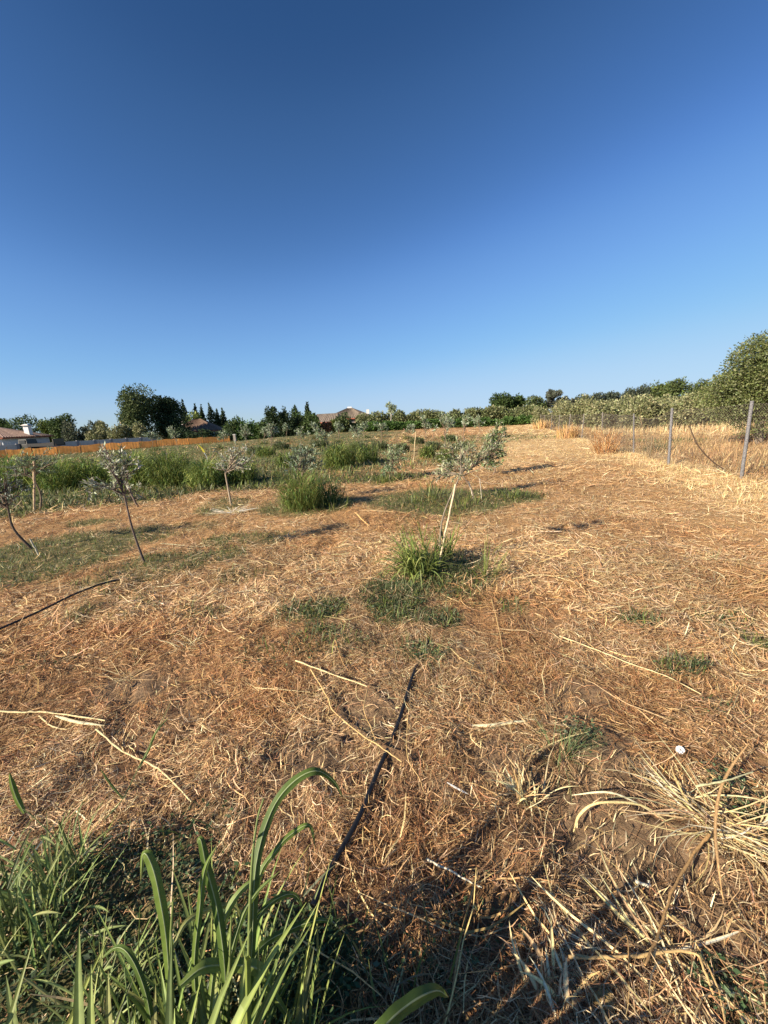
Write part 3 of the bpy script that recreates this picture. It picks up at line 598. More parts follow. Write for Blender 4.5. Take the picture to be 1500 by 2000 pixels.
# A central
bA = G(858, 1112); YA = bA[1]
sapling(bA + [.02, .02, 0], P(900, 925, YA + .05), [(P(925, 905, YA + .1), (.17, .2, .2)), (P(872, 925, YA + .1), (.16, .16, .18)), (P(900, 878, YA + .1), (.15, .16, .15))], 420, .052,
        'nearest central olive sapling with thin silvery crown, tied to a leaning pale cane', seed=1, bark=(.22, .18, .13), tr=.011, nbr=22, mid=(-.09, 0, 0))
stake(G(853, 1118), P(890, 945, YA - .03), .0095, (.60, .47, .30), 'pale leaning cane supporting the nearest central sapling')
grass_clump('grass_clump', G(822, 1122), 240, .62, .16, .017, 'drooping green grass tuft at the foot of the nearest central sapling', 'grass tufts under the saplings', GRN, lean=3.3, seed=61, tilt=.8, droop=2.3, K=10, fold=.12)
grass_clump('weed_mat', G(765, 1165), 1500, .11, .34, .007, 'dense dark green mat of weeds in front of the drooping grass tuft', 'grass tufts under the saplings', WEED, seed=65, tilt=1.3, droop=.8, K=4)
grass_clump('weed_mat', G(868, 1130), 1000, .10, .28, .007, 'dark green weed mat around the foot of the pale leaning cane', 'grass tufts under the saplings', WEED, seed=66, tilt=1.3, droop=.8, K=4)
grass_clump('grass_clump', G(915, 1118), 120, .22, .24, .008, 'low dark weed mat right of the nearest central sapling', 'grass tufts under the saplings', WEED, seed=62, tilt=1.2, droop=.6)
grass_clump('grass_clump', G(872, 1095), 26, .45, .05, .018, 'upright green shoot right behind the leaning cane', 'grass tufts under the saplings', GRN, seed=63, tilt=.3, droop=.9, K=8)
grass_clump('grass_clump', G(950, 1130), 24, .42, .10, .012, 'sprawling green blades to the right of the central sapling', 'grass tufts under the saplings', GRN, lean=-.4, seed=64, tilt=.9, droop=1.2, K=8)
# F behind A
bF = G(930, 972); YF = bF[1]
sapling(bF, P(905, 930, YF), [(P(905, 915, YF), (.5, .4, .35)), (P(955, 880, YF + .3), (.35, .35, .5)), (P(880, 880, YF), (.3, .3, .3))], 1500, .07, 'bushy olive sapling right behind the nearest central one', seed=2, nbr=30, pal=OLV)
bF2 = G(962, 928); YG_ = bF2[1]
sapling(bF2, P(960, 905, YG_), [(P(960, 880, YG_), (.32, .32, .55)), (P(965, 845, YG_), (.36, .3, .3)), (P(950, 905, YG_), (.25, .3, .3))], 2600, .09, 'dense dark green sapling throwing a shadow on the mown strip', seed=3, nbr=40, pal=[(.10, .16, .05), (.14, .2, .07), (.2, .26, .12), (.34, .37, .25)], tr=.025)
stake(G(927, 978), P(915, 940, YF - .1), .009, (.45, .38, .28), 'short pale stake among the weeds behind the central sapling')
stake(G(941, 975), P(937, 935, YF - .1), .0085, (.42, .36, .27), 'second short pale stake, right of the one behind the central sapling')
for i, (px, py, h_) in enumerate([(850, 975, .45), (800, 985, .22), (905, 985, .3), (985, 972, .28), (1015, 968, .2), (640, 992, .3)]):
    grass_clump('grass_clump', G(px, py), 150, h_, .45, .012, ['upright grass tuft left of the bushy sapling', 'low weeds left of the upright tuft behind the central sapling', 'grass under the bushy sapling', 'weeds right of the bushy sapling on the mown strip edge', 'last low weeds right of the bushy sapling', 'spreading grass on the shaded right foot of the big middle clump'][i], 'grass tufts under the saplings', GRN + WEED, seed=70 + i, tilt=1., droop=.9)
# B left leaning
bB = G(283, 1102); YB = bB[1]
sapling(bB, P(243, 968, YB - .1), [(P(215, 905, YB - .1), (.32, .3, .22)), (P(212, 950, YB - .1), (.30, .3, .2)), (P(250, 920, YB - .1), (.18, .2, .16)), (P(208, 882, YB - .1), (.16, .2, .14))], 1000, .055,
        'silvery olive sapling with dark trunk leaning left, by the left hose', seed=4, bark=(.13, .10, .085), tr=.014, nbr=30, pal=[(.24, .26, .16), (.35, .37, .25), (.45, .46, .34), (.18, .2, .12), (.58, .56, .45)])
stake(G(270, 992), P(236, 925, G(270, 992)[1]), .02, (.16, .12, .09), 'dark leaning stake standing behind the silvery left sapling')
# Cc
bC = G(452, 988); YC = bC[1]
sapling(bC, P(440, 925, YC), [(P(462, 898, YC), (.42, .35, .25)), (P(450, 912, YC), (.35, .35, .18)), (P(465, 878, YC), (.2, .2, .22))], 900, .06, 'olive sapling with whitish crown and straight pale trunk beside heaped cut straw', seed=5, bark=(.34, .27, .19), tr=.022, nbr=26, pal=[(.46, .48, .37), (.33, .37, .26), (.22, .27, .15), (.56, .56, .46)], mid=(0, 0, 0))
dead_clump(455, 1003, 120, .5, 'heap of cut whitish straw on the ground below the whitish sapling', [0, 1, 2, 3, 4, 5, 6], 49, 1.4, .014, [(.78, .70, .55), (.66, .55, .38)])
# D
bD = G(78, 998); YD = bD[1]
sapling(bD, P(66, 935, YD), [(P(60, 905, YD), (.55, .4, .3)), (P(45, 925, YD), (.4, .4, .25))], 1000, .07, 'sapling with two thin stems at the far left, in front of tall grass', seed=6, bark=(.2, .15, .1), tr=.022, nbr=22, pal=[(.14, .2, .1), (.24, .3, .18), (.3, .34, .24)])
stake(G(66, 1002), P(66, 900, YD), .02, (.5, .36, .22), 'tan stake standing beside the far left sapling')
# E
bE = G(66, 1075); YE = bE[1]
sapling(bE, P(15, 992, YE), [(P(-10, 960, YE), (.38, .35, .28)), (P(8, 935, YE), (.22, .3, .25)), (P(-40, 985, YE), (.3, .3, .2))], 800, .05, 'dark olive sapling leaning out of the left edge', seed=8, bark=(.10, .07, .05), tr=.018, nbr=26, pal=[(.12, .15, .1), (.2, .23, .17), (.3, .33, .27)])
stake(G(80, 1090), P(58, 1052, G(80, 1090)[1]), .008, (.5, .45, .33), 'thin pale stick in the weeds at the left edge')
# J
bJ = G(762, 938); YJ = bJ[1]
sapling(bJ, P(765, 910, YJ), [(P(770, 890, YJ), (.42, .35, .32)), (P(762, 915, YJ), (.3, .3, .25))], 1300, .075, 'green fan-shaped olive sapling left of the tall tan cane', seed=9, nbr=34, pal=[(.13, .2, .08), (.22, .3, .14), (.3, .36, .2), (.38, .42, .28)])
grass_clump('grass_clump', G(752, 940), 120, .3, .3, .012, 'grass tuft at the foot of the green fan-shaped sapling', 'grass tufts under the saplings', GRN, seed=80)
stake(G(807, 908), P(812, 843, G(807, 908)[1]), .013, (.55, .43, .24), 'tall tan cane standing alone in the middle of the orchard')
# G: mid clump with grey sapling in it
bG = G(596, 985); YG2 = bG[1]
grass_clump('grass_clump', G(590, 995), 1300, .80, .33, .012, 'big bright green grass clump in the middle of the field, grey sapling rising from it', 'tall grass clumps of the orchard', GRN + [(.18, .3, .08)], seed=81, tilt=.5, droop=1.5, bushy=True)
grass_clump('grass_clump', G(636, 985), 800, .55, .33, .012, 'darker grass clump touching the right side of the big bright one', 'tall grass clumps of the orchard', [(.06, .12, .03), (.09, .17, .045)], seed=82, tilt=.6, droop=1.5, bushy=True)
sapling(bG + [0, .3, 0], P(590, 930, YG2 + .3), [(P(585, 905, YG2 + .3), (.35, .35, .35)), (P(600, 880, YG2 + .3), (.28, .3, .24))], 1300, .07, 'thin grey sapling rising out of the big bright grass clump', seed=10, nbr=24, pal=[(.2, .24, .16), (.3, .34, .24), (.14, .2, .1)])
# tall grass masses
CL = [(25, 962, 878, 75, 'leftmost tall grass clump, at the left edge behind the saplings'), (118, 958, 884, 70, 'tall grass clump behind the sapling with two thin stems'), (185, 952, 888, 60, 'tall grass clump behind the silvery leaning sapling'),
      (268, 950, 872, 52, 'bright tall grass clump right of the silvery leaning sapling'), (335, 950, 870, 60, 'darkest and fullest tall grass clump of the left mass'), (405, 952, 888, 50, 'grass clump left of the whitish sapling trunk'), (470, 945, 893, 50, 'grass clump right of the whitish sapling, last of the left mass'),
      (665, 915, 860, 34, 'dome-shaped tall grass clump left of the fan-shaped sapling'), (716, 905, 862, 26, 'smaller dome-shaped clump just right of the larger dome'), (560, 915, 878, 24, 'low grass clump behind the big bright clump'), (520, 892, 868, 22, 'low clump left behind the big bright clump'), (875, 905, 872, 24, 'grass clump behind the crown of the central sapling'), (835, 895, 866, 16, 'narrow grass clump right of the tall tan cane')]
CL += [(px_, py_, tp_, hw_, o_ + ' small rounded clump of the middle rows, counted from the left') for (px_, py_, tp_, hw_), o_ in zip([(500, 888, 866, 20), (548, 878, 857, 20), (590, 888, 862, 22), (625, 874, 852, 20), (655, 884, 858, 20), (700, 880, 855, 22), (742, 878, 854, 18), (786, 884, 860, 16), (845, 880, 856, 18), (900, 882, 858, 18), (815, 866, 848, 16), (880, 862, 845, 16)], ['first', 'second', 'third', 'fourth', 'fifth', 'sixth', 'seventh', 'eighth', 'ninth', 'tenth', 'eleventh', 'twelfth'])]
for i, (px, py, top, hw, lab) in enumerate(CL):
    b0 = G(px, py); hh = P(px, top, b0[1])[2]; sp = hw / F * b0[1] * (.68 if i < 7 else .85)
    grass_clump('grass_clump', b0, 1700 if hw > 30 else 800, max(.35, hh) * (1.0 if i < 13 else .85), sp * .9, .018 * b0[1] / 10, lab, 'tall grass clumps of the orchard', (GRN + [(.18, .25, .08), (.07, .12, .035)]) if i < 13 else (WEED + [(.2, .23, .12)]), seed=90 + i if i < 13 else 900 + i, bright=(1.5, 1.35, 1.6, 1.55, 1.1, 1.55, 1.35, 1.25, 1.1, 1.2, 1.2, 1.2, 1.2)[min(i, 12)], tilt=.6, droop=1.5, bushy=True)
# grass blades falling forward from the mass
# yellow marker
bY = G(408, 925); tY = P(404, 893, bY[1])
t_ = thing('marker_stake', bY, 'thin whitish marker stake with a bright yellow tag left of the whitish sapling', 'marker')
g = Geo(); tube(g, [bY, tY, P(399, 884, bY[1])], [.006, .007, .012], (.6, .62, .55), 6); g.build('rod', 'plastic', t_)
g = Geo(); a0 = P(399, 884, bY[1]); e0 = P(388, 869, bY[1]); q = spline([a0, (a0 + e0) / 2 + [0.01, 0, .02], e0], 4)
ribbon(g, q[None], np.tile(unit(np.array([.7, .2, -.5])), (1, len(q), 1)), np.full((1, len(q)), .10), np.array([(.85, .68, .06)])); 
oo = g.build('yellow_tag', 'plastic', t_); sm = oo.modifiers.new('s', 'SOLIDIFY'); sm.thickness = .008
# rows of further saplings
ordn = ['first', 'second', 'third', 'fourth', 'fifth', 'sixth', 'seventh', 'eighth', 'ninth', 'tenth', 'eleventh', 'twelfth']
far_s = [(640, 885), (530, 890), (590, 872), (700, 876), (870, 885), (830, 872), (745, 868), (480, 882), (660, 866), (905, 872), (560, 862), (800, 858), (870, 860), (440, 878), (620, 858), (710, 856), (930, 858), (515, 868), (350, 884), (300, 880)]
far_s.sort()
for i, (px, py) in enumerate(far_s):
    b0 = G(px, py); rng = np.random.default_rng(200 + i); h_ = rng.uniform(.9, 1.5); s_ = rng.uniform(.28, .5); tp = b0 + [rng.normal() * .1, 0, h_]
    sapling(b0, b0 + [rng.normal() * .08, 0, h_ * .45], [(tp, (s_, s_, .36)), (tp + [.1, 0, -.25], (s_, s_, .3))], 330, .10 + .003 * b0[1], 'small grey-green olive sapling far back in the orchard, number ' + 'x', seed=300 + i, nbr=12, tr=.02, pal=[(.2, .25, .14), (.3, .35, .22), (.14, .19, .09), (.4, .43, .32)])
    ROOTS[-1]['label'] = '%s small far sapling of the orchard, counted from the left' % (ordn[i] if i < 12 else ['thirteenth', 'fourteenth', 'fifteenth', 'sixteenth', 'seventeenth', 'eighteenth', 'nineteenth', 'twentieth'][i - 12])
    ROOTS[-1]['group'] = 'small far saplings of the orchard'
    gp = b0 + [rng.normal() * .2, -.1, 0]
    if i % 2 == 0:
        grass_clump('grass_clump', gp, 90, rng.uniform(.3, .6), .4, .016 * b0[1] / 12, '%s patch of grass under the far saplings, counted from the left' % ordn[i // 2], 'grass under the far saplings', GRN + WEED, seed=400 + i)

# ------------------------------------------------------------ wire fence on the right
wf = thing('wire_fence', [FA[0], FA[1], 0], 'rusty chain-link fence on speckled grey posts along the right side of the field', 'fence')
posts = [(G(1448, 934), P(1469, 783, G(1448, 934)[1])), (G(1306, 908), P(1313, 797, G(1306, 908)[1])), (G(1238, 886), P(1238, 808, G(1238, 886)[1]))]
d_ = FB - posts[2][0][:2]; ln = np.linalg.norm(d_); d_ = d_ / ln
q0 = posts[2][0][:2]; k = 1
while k * 4.6 < ln:
    q = q0 + d_ * 4.6 * k; tp = np.array([q[0] + RNG.normal() * .04, q[1], 1.42 + RNG.normal() * .05]); posts.append((np.array([q[0], q[1], 0.]), tp)); k += 1
# nearer post beyond the right edge
e = posts[0][0][:2] + (posts[0][0][:2] - posts[1][0][:2]) * 1.2; posts.insert(0, (np.array([e[0], e[1], 0]), np.array([e[0] + .1, e[1], 1.55])))
for i, (a_, b_) in enumerate(posts):
    a_ = a_.copy(); a_[2] = float(H(a_[0], a_[1])) - .1; g = Geo(); r_ = .032 if i < 3 else .024
    K = 10; q = a_ + (b_ - a_) * np.linspace(0, 1, K)[:, None]
    tube(g, q, r_, (.17, .165, .165) if i < 4 else (.2, .18, .16), 8); g.build('post', 'conc', wf, smooth=True)
for i in range(len(posts) - 1):
    a0, a1 = posts[i]; b0, b1 = posts[i + 1]; Lp = np.linalg.norm((b0 - a0)[:2]); Hh = 1.3
    sag = .02 if i != 2 else .16
    cell = .06 if i < 4 else .13; wr = .0012 if i < 3 else .0017
    if i > 4: cell = .2; wr = .0028
    bulge = np.random.default_rng(i)
    def pt(u, v):  # u 0..1 along, v 0..1 up
        base = a0 + (b0 - a0) * u; top = a1 + (b1 - a1) * u
        q = base + (top - base) * (v * .95 + .02); dz = -sag * 4 * u * (1 - u) * v
        off = .05 * math.sin(u * 9 + i) * math.sin(v * 3.1)
        return q + np.array([FNn[0] * off, FNn[1] * off, dz])
    g = Geo(); ncol = int(Lp / cell); slope = (1.45 / Lp)
    col = (.2, .17, .14)
    for sgn in (1, -1):
        for c_ in range(-int(1.45 / cell), ncol + 1):
            u0_ = c_ * cell / Lp; us = u0_ + np.linspace(0, 1, 14) * slope; vs = np.linspace(0, 1, 14)
            ok = (us >= 0) & (us <= 1)
            if ok.sum() < 2: continue
            us = us[ok]; vs = vs[ok]; vs = vs if sgn > 0 else 1 - vs
            tube(g, np.array([pt(u, v) for u, v in zip(us, vs)]), wr, col, 3, False)
    g.build('wire_mesh', 'metal', wf)
    g = Geo()
    for v in (.02, .5, .99):
        tube(g, np.array([pt(u, v) for u in np.linspace(0, 1, 10)]), wr * 1.5, (.16, .13, .11), 4, False)
    g.build('line_wire', 'metal', wf)
# branches and canes caught on the fence
Yb = G(1340, 905)[1] - .1
stake(G(1428, 926), P(1347, 832, 9.2), .012, (.07, .045, .03), 'long dark bent branch leaning on the wire fence between the two nearest posts', 'sticks at the wire fence', .14)
stake(G(1270, 898), P(1250, 812, G(1270, 898)[1]), .014, (.2, .15, .09), 'thin curved stem standing at the fence left of the second post', 'sticks at the wire fence')
stake(G(1268, 898), P(1274, 853, G(1268, 898)[1]), .014, (.2, .16, .1), 'short stem forming a V with the thin curved one at the fence', 'sticks at the wire fence')
b0 = G(1190, 888)
grass_clump('dead_grass_clump', b0 + [0, .3, 0], 420, 1.0, .42, .016, 'tall rusty orange dead grass clump against the wire fence', None, [(.46, .25, .10), (.54, .32, .14), (.38, .18, .07)], 'straw', seed=501, tilt=.6, droop=.9, bushy=True, cat='dead grass')
grass_clump('dead_grass_clump', G(1112, 858) + [0, .3, 0], 260, .9, .6, .03, 'smaller rusty dead grass clump further back along the fence', None, [(.52, .32, .14), (.6, .4, .18)], 'straw', seed=502, tilt=.35, droop=.5, cat='dead grass')
grass_clump('dead_grass_clump', G(1062, 838) + [0, .3, 0], 260, 1.1, .9, .05, 'golden dead grass at the far end of the wire fence', None, [(.58, .38, .17), (.62, .44, .2)], 'straw', seed=503, tilt=.35, droop=.5, cat='dead grass')
grass_clump('grass_clump', G(1285, 884), 160, .5, .5, .012, 'green weeds growing through the fence left of the second post', None, WEED + [(.3, .26, .12)], 'grass', seed=504)

# ------------------------------------------------------------ trees and hedges
def crown(g, blobs, n, size, pal, rng, asp=.5, up=0.0, shell=.5, rag=.35):
    vol = np.array([b_[1] * b_[2] for b_ in blobs]); cnt = (n * vol / vol.sum()).astype(int) + 8
    for (c, rx, rz), k in zip(blobs, cnt):
        d = rvec(k, rng); nz = fbm(d[:, 0] * 4 + d[:, 2] * 3 + c[0] * 3 + 60, d[:, 1] * 4 + 60 + c[1], 1.5, 5, 3)
        rr_ = (shell + (1 - shell) * rng.random(k) ** .6) * (1 - rag + 2 * rag * nz)
        pos = np.array(c) + d * rr_[:, None] * np.array([rx, rx, rz])
        ax_ = unit(d * .5 + rvec(k, rng) + [0, 0, up]); L = size * rng.uniform(.6, 1.5, k)
        cl = pick(pal, k, rng, .18) * (.7 + .6 * fbm(pos[:, 0] * 1.0 + 40 + pos[:, 2], pos[:, 1] + 40, rx * .5, 8, 2))[:, None]
        leaves(g, pos, ax_, L, L * asp, cl, rng)
def tree(name, px, pb, pt, Y, wpx, kind, label, cat, group=None, seed=0, n=2600, size=None, pal=None, trunkc=(.14, .10, .07), gz=None, depth=None):
    """px centre, pb base px y (None: stands on the ground at Y), pt crown top px y, Y depth, wpx crown width px"""
    rng = np.random.default_rng(seed); top = P(px, pt, Y); x, y = top[0], top[1]; z0 = float(H(x, y)); 
    if gz is not None: z0 = gz
    h_ = (top[2] - z0) * (1.0 if kind == 'cypress' or size == .17 else 1.1); r_ = wpx / F * Y / 2; t_ = thing(name, [x, y, z0], label, cat, group)
    size = size or max(.16, Y * .0045); blobs = []
    if kind == 'cypress':
        for k in range(9):
            f_ = k / 8; rad_ = r_ * (.35 + .75 * math.sin(math.pi * min(1, .25 + f_ * .55))) * (1 - f_ ** 2.2 * .85)
            blobs.append(((x + rng.normal() * r_ * .1, y, z0 + h_ * (.12 + .83 * f_)), rad_, h_ * .11))
        up = 1.4; th = .1
    elif kind == 'bush':
        for k in range(7):
            blobs.append(((x + rng.uniform(-.6, .6) * r_, y + rng.uniform(-.5, .5) * r_, z0 + h_ * rng.uniform(.25, .72)), r_ * rng.uniform(.4, .6), h_ * rng.uniform(.24, .34)))
        blobs.append(((x, y, z0 + h_ * .3), r_ * .8, h_ * .32)); up = .2; th = .15
    elif kind == 'airy':
        for k in range(12):
            a__ = rng.random() * 6.28; blobs.append(((x + math.cos(a__) * r_ * .65 * rng.random() ** .5, y + math.sin(a__) * r_ * .6, z0 + h_ * rng.uniform(.45, .9)), r_ * rng.uniform(.22, .36), h_ * rng.uniform(.08, .13)))
        up = .1; th = .5
    else:  # round
        for k in range(11):
            a__ = rng.random() * 6.28; q = rng.random() ** .5 * .62; zz = rng.uniform(.34, .84)
            blobs.append(((x + math.cos(a__) * r_ * q, y + math.sin(a__) * r_ * q, z0 + h_ * zz), r_ * rng.uniform(.34, .52), h_ * rng.uniform(.13, .2)))
        blobs.append(((x, y, z0 + h_ * .62), r_ * .75, h_ * .3)); blobs.append(((x - r_ * .3, y, z0 + h_ * .28), r_ * .55, h_ * .16)); blobs.append(((x + r_ * .3, y, z0 + h_ * .26), r_ * .55, h_ * .16)); up = .1; th = .4
    g = Geo(); crown(g, blobs, int(n * 1.7), size, pal or FOL, rng, up=up); g.build('crown', 'leaf', t_)
    g = Geo(); tp = np.array([x, y, z0 + h_ * .6]); b0 = np.array([x, y, z0 - .1])
    tube(g, spline([b0, (b0 + tp) / 2 + rng.normal(size=3) * r_ * .06, tp], 4), np.linspace(max(.06, r_ * .11), .04, 9), trunkc, 7)
    for k in range(5):
        bb = blobs[rng.integers(len(blobs))][0]; s0 = b0 + (tp - b0) * rng.uniform(.35, .8); tube(g, spline([s0, (s0 + np.array(bb)) / 2 + [0, 0, .1], bb], 3), np.linspace(.05, .015, 7) * max(1, r_ * .5), trunkc, 5, False)
    g.build('trunk', 'bark', t_)
    return t_
FOL = [(.065, .10, .03), (.085, .125, .04), (.05, .08, .028), (.11, .15, .05)]
DK = [(.030, .050, .022), (.042, .068, .028), (.055, .08, .032)]
PINE = [(.08, .11, .04), (.11, .14, .055), (.055, .08, .03), (.15, .18, .07)]
OLF = [(.20, .205, .09), (.26, .26, .125), (.14, .15, .065), (.36, .35, .19)]
OLD = [(.11, .125, .075), (.15, .165, .105), (.08, .095, .055)]
HDG = [(.07, .13, .03), (.10, .17, .04), (.05, .09, .025)]
YGR = [(.16, .20, .05), (.20, .24, .07), (.12, .16, .04)]
# left
tree('pine_tree', 268, None, 752, 72, 84, 'round', 'tallest tree on the left horizon, a rounded pine behind the grey wall', 'tree', seed=1, n=6500, pal=PINE, size=.33)
tree('broadleaf_tree', 318, None, 778, 76, 78, 'round', 'broad dark tree touching the right side of the tall pine', 'tree', seed=2, n=5000, pal=DK, size=.36)
tree('broadleaf_tree', 338, None, 806, 74, 60, 'bush', 'low dark tree at the foot of the broad dark one, left of the low house', 'tree', seed=3, n=2600, pal=DK)
tree('broadleaf_tree', 248, None, 800, 70, 62, 'bush', 'lower bushy skirt tree left under the tall pine', 'tree', seed=4, n=2600, pal=PINE)
for i, (px, tp, w_, lb) in enumerate([(356, 786, 16, 'first cypress from the left, beside the broad dark tree'), (380, 793, 13, 'slim cypress behind the low house ridge'), (393, 797, 13, 'second slim cypress behind the low house ridge'), (409, 792, 22, 'widest cypress above the right end of the low house'), (423, 803, 12, 'small cypress right of the widest one'), (434, 801, 14, 'last cypress of the group, at its right end')]):
    tree('cypress', px, None, tp - 1, 92 + i * 1.5, w_, 'cypress', lb, 'cypress', 'cypresses behind the low house', seed=10 + i, n=1500, pal=DK, size=.34)
tree('broadleaf_tree', 376, None, 806, 86, 30, 'round', 'light yellow-green tree between the cypresses and the low house roof', 'tree', seed=18, n=1100, pal=YGR)
for i, (px, tp, w_, pal_, lb) in enumerate([(42, 817, 78, FOL, 'spreading tree behind the chimney of the white house'), (117, 815, 52, FOL, 'round dark tree right of the chimney'), (92, 826, 30, YGR, 'small light tree just right of the chimney'), (5, 824, 30, FOL, 'tree at the very left edge above the white house roof')]):
    tree('broadleaf_tree', px, None, tp, 78, w_, 'round', lb, 'tree', seed=20 + i, n=2600, pal=pal_)
tree('bare_tree', 185, None, 822, 74, 30, 'airy', 'thin sparse tree rising from the olives between white house and pine', 'tree', seed=25, n=700, pal=OLD)
for i, px in enumerate([132, 158, 180, 203, 226, 250, 275]):
    tree('olive_tree', px, None, 828 + (i % 3) * 3, 62 + (i % 2) * 2, 34, 'bush', '%s grey olive tree behind the grey wall, counted from the left' % ordn[i], 'olive tree', 'olive trees behind the grey wall', seed=30 + i, n=1500, pal=OLF if i > 1 else OLD)
# dark hedge in front of the low house
for i, px in enumerate([345, 368, 392, 416, 438]):
    tree('hedge_shrub', px, None, 842 - (i == 0) * 3, 60, 34, 'bush', '%s dark shrub of the hedge before the low house, from the left' % ordn[i], 'shrub', 'dark hedge before the low house', seed=40 + i, n=1100, pal=DK)
# hedge between
for i, (px, tp, pal_) in enumerate([(448, 817, FOL), (468, 815, HDG), (490, 815, HDG), (512, 818, FOL)]):
    tree('hedge_shrub', px, None, tp, 64, 38, 'bush', '%s green shrub right of the cypresses, counted from the left' % ordn[i], 'shrub', 'hedge right of the cypresses', seed=50 + i, n=1700, pal=pal_)
for i, (px, tp, w_, knd, pal_, lb) in enumerate([(529, 801, 22, 'round', DK, 'dark upright shrub at the left end of the middle shrubs'), (546, 804, 26, 'bush', DK, 'dark shrub right of the dark upright shrub'), (578, 796, 36, 'cypress', FOL, 'pointed conifer with spread skirt in the middle shrubs'), (599, 792, 20, 'cypress', DK, 'pointed dark conifer left of the brown-roofed house'), (613, 812, 22, 'bush', FOL, 'shrub against the left end of the brown roof'),
      (570, 808, 34, 'bush', DK, 'dark rounded shrub at the foot of the pointed conifer'), (594, 806, 34, 'bush', FOL, 'rounded green shrub in front of the pointed dark conifer'), (560, 822, 34, 'bush', [(.17, .11, .06), (.12, .1, .05)], 'reddish brown shrub below the pointed conifer'), (588, 820, 36, 'bush', [(.12, .10, .05), (.09, .1, .04)], 'brownish green shrub below the pointed dark conifer'), (640, 828, 22, 'bush', [(.28, .15, .08), (.2, .12, .06)], 'rusty shrub under the low brown roof'), (668, 806, 34, 'bush', PINE, 'olive green bush covering the middle of the brown-roofed house'), (655, 822, 24, 'bush', YGR, 'yellowish bush left of the olive green bush'), (535, 826, 30, 'bush', FOL, 'low shrub under the dark upright one'), (690, 824, 26, 'bush', FOL, 'low green bush before the house wall')]):
    tree('conifer' if knd == 'cypress' else 'garden_shrub', px, None, tp - 1, 66 if knd == 'cypress' else 62 + i * .2, w_, knd, lb, 'conifer' if knd == 'cypress' else 'shrub', seed=60 + i, n=1900, pal=pal_)
# row of olives and bright hedge in the middle
for i, px in enumerate(range(712, 1040, 23)):
    pt_ = 809 - (px - 712) * .045 + (i * 37 % 5)
    tree('olive_tree', px, None, pt_ - 3, 70, 44, 'bush', '%s olive of the long row behind the bright hedge, counted from the left' % (ordn + ['thirteenth', 'fourteenth', 'fifteenth'])[i], 'olive tree', 'olive row behind the bright hedge', seed=80 + i, n=1900, pal=[(.14, .16, .06), (.18, .20, .085), (.10, .12, .045), (.26, .27, .14)])
for i, px in enumerate(range(722, 1040, 24)):
    tree('hedge_shrub', px, None, 825 - (px - 722) * .04 + (i * 53 % 4), 60, 40, 'bush', '%s bright green shrub of the long low hedge, counted from the left' % (ordn + ['thirteenth', 'fourteenth', 'fifteenth'])[i], 'shrub', 'long bright green hedge', seed=110 + i, n=1500, pal=HDG)
# odd pale plant above the row
bP = P(762, 840, 64); t_ = thing('yucca', [bP[0], bP[1], 0], 'tall thin yucca-like plant with leafy heads sticking up above the olive row', 'plant')
g = Geo(); hd = [(760, 792), (768, 797), (764, 801)]
for (a_, b_) in hd: tube(g, spline([[bP[0], bP[1], 0], P(764, 815, 64), P(a_, b_ + 3, 64)], 4), .07, (.4, .36, .28), 6)
g.build('trunk', 'bark', t_); g = Geo(); rng = np.random.default_rng(9)
for (a_, b_) in hd:
    crown(g, [(P(a_, b_, 64), .42, .38)], 160, .4, [(.24, .28, .14), (.32, .36, .2)], rng, asp=.2)
g.build('leaf_heads', 'leaf', t_)
# dark pines right of centre
tree('stone_pine', 982, None, 767, 82, 50, 'round', 'larger of the two round dark pines behind the end of the mown strip', 'pine', seed=130, n=3600, pal=[(.045, .075, .02), (.065, .10, .03)])
tree('stone_pine', 1010, None, 772, 84, 34, 'round', 'smaller round dark pine right of the larger one', 'pine', seed=131, n=2200, pal=[(.045, .075, .02), (.065, .10, .03)])
tree('broadleaf_tree', 1046, None, 776, 80, 44, 'round', 'mid green tree between the dark pines and the airy tree', 'tree', seed=132, n=2200, pal=PINE)
tree('airy_tree', 1084, None, 766, 80, 44, 'airy', 'grey airy tree right of the dark pines', 'tree', seed=133, n=2200, pal=[(.09, .10, .07), (.12, .13, .09)])
tree('airy_tree', 1112, None, 778, 90, 30, 'airy', 'small grey tree right of the airy one', 'tree', seed=134, n=1000, pal=[(.09, .10, .07)])
# distant ridge of trees
for i, (px, tp, w_) in enumerate([(1140, 775, 34), (1162, 771, 34), (1186, 768, 34), (1208, 766, 34), (1232, 760, 34), (1254, 757, 30), (1268, 758, 24), (1124, 780, 26)]):
    tree('distant_tree', px, None, tp, 150 + i * 2, w_, 'round', '%s far bluish tree of the ridge on the right horizon, counted from the left' % ordn[(i + 1) % 8], 'tree', 'far trees on the right horizon', seed=140 + i, n=1500, pal=[(.07, .09, .06), (.09, .11, .075)])
# olive grove on the right, beyond the plot
k = 0; rng = np.random.default_rng(77); grove = []
for row, (Y0, step) in enumerate([(46, 26), (39, 30), (33, 34)]):
    for px in range(1060 + row * 60, 1460, step):
        grove.append((px + rng.uniform(-5, 5), Y0 + rng.uniform(-1.5, 1.5) - (px - 1060) * .012, rng.uniform(2.7, 3.3) - .2 * row))
for i, (px, Y, h_) in enumerate(sorted(grove)):
    hx = 825 - math.tan(ROLL) * (px - 750); tp = hx - (h_ - 1.5) / Y * F
    tree('olive_tree', px, None, tp, Y, 2.9 / Y * F, 'bush', 'x', 'olive tree', 'olive grove on the right beyond the dry plot', seed=160 + i, n=1700, pal=OLF, size=.17)
    ROOTS[-1]['label'] = 'grey-green olive of the right grove, %d%s crown counted from its left end' % (i + 1, {1: 'st', 2: 'nd', 3: 'rd'}.get((i + 1) % 10 if i + 1 not in (11, 12, 13) else 0, 'th'))
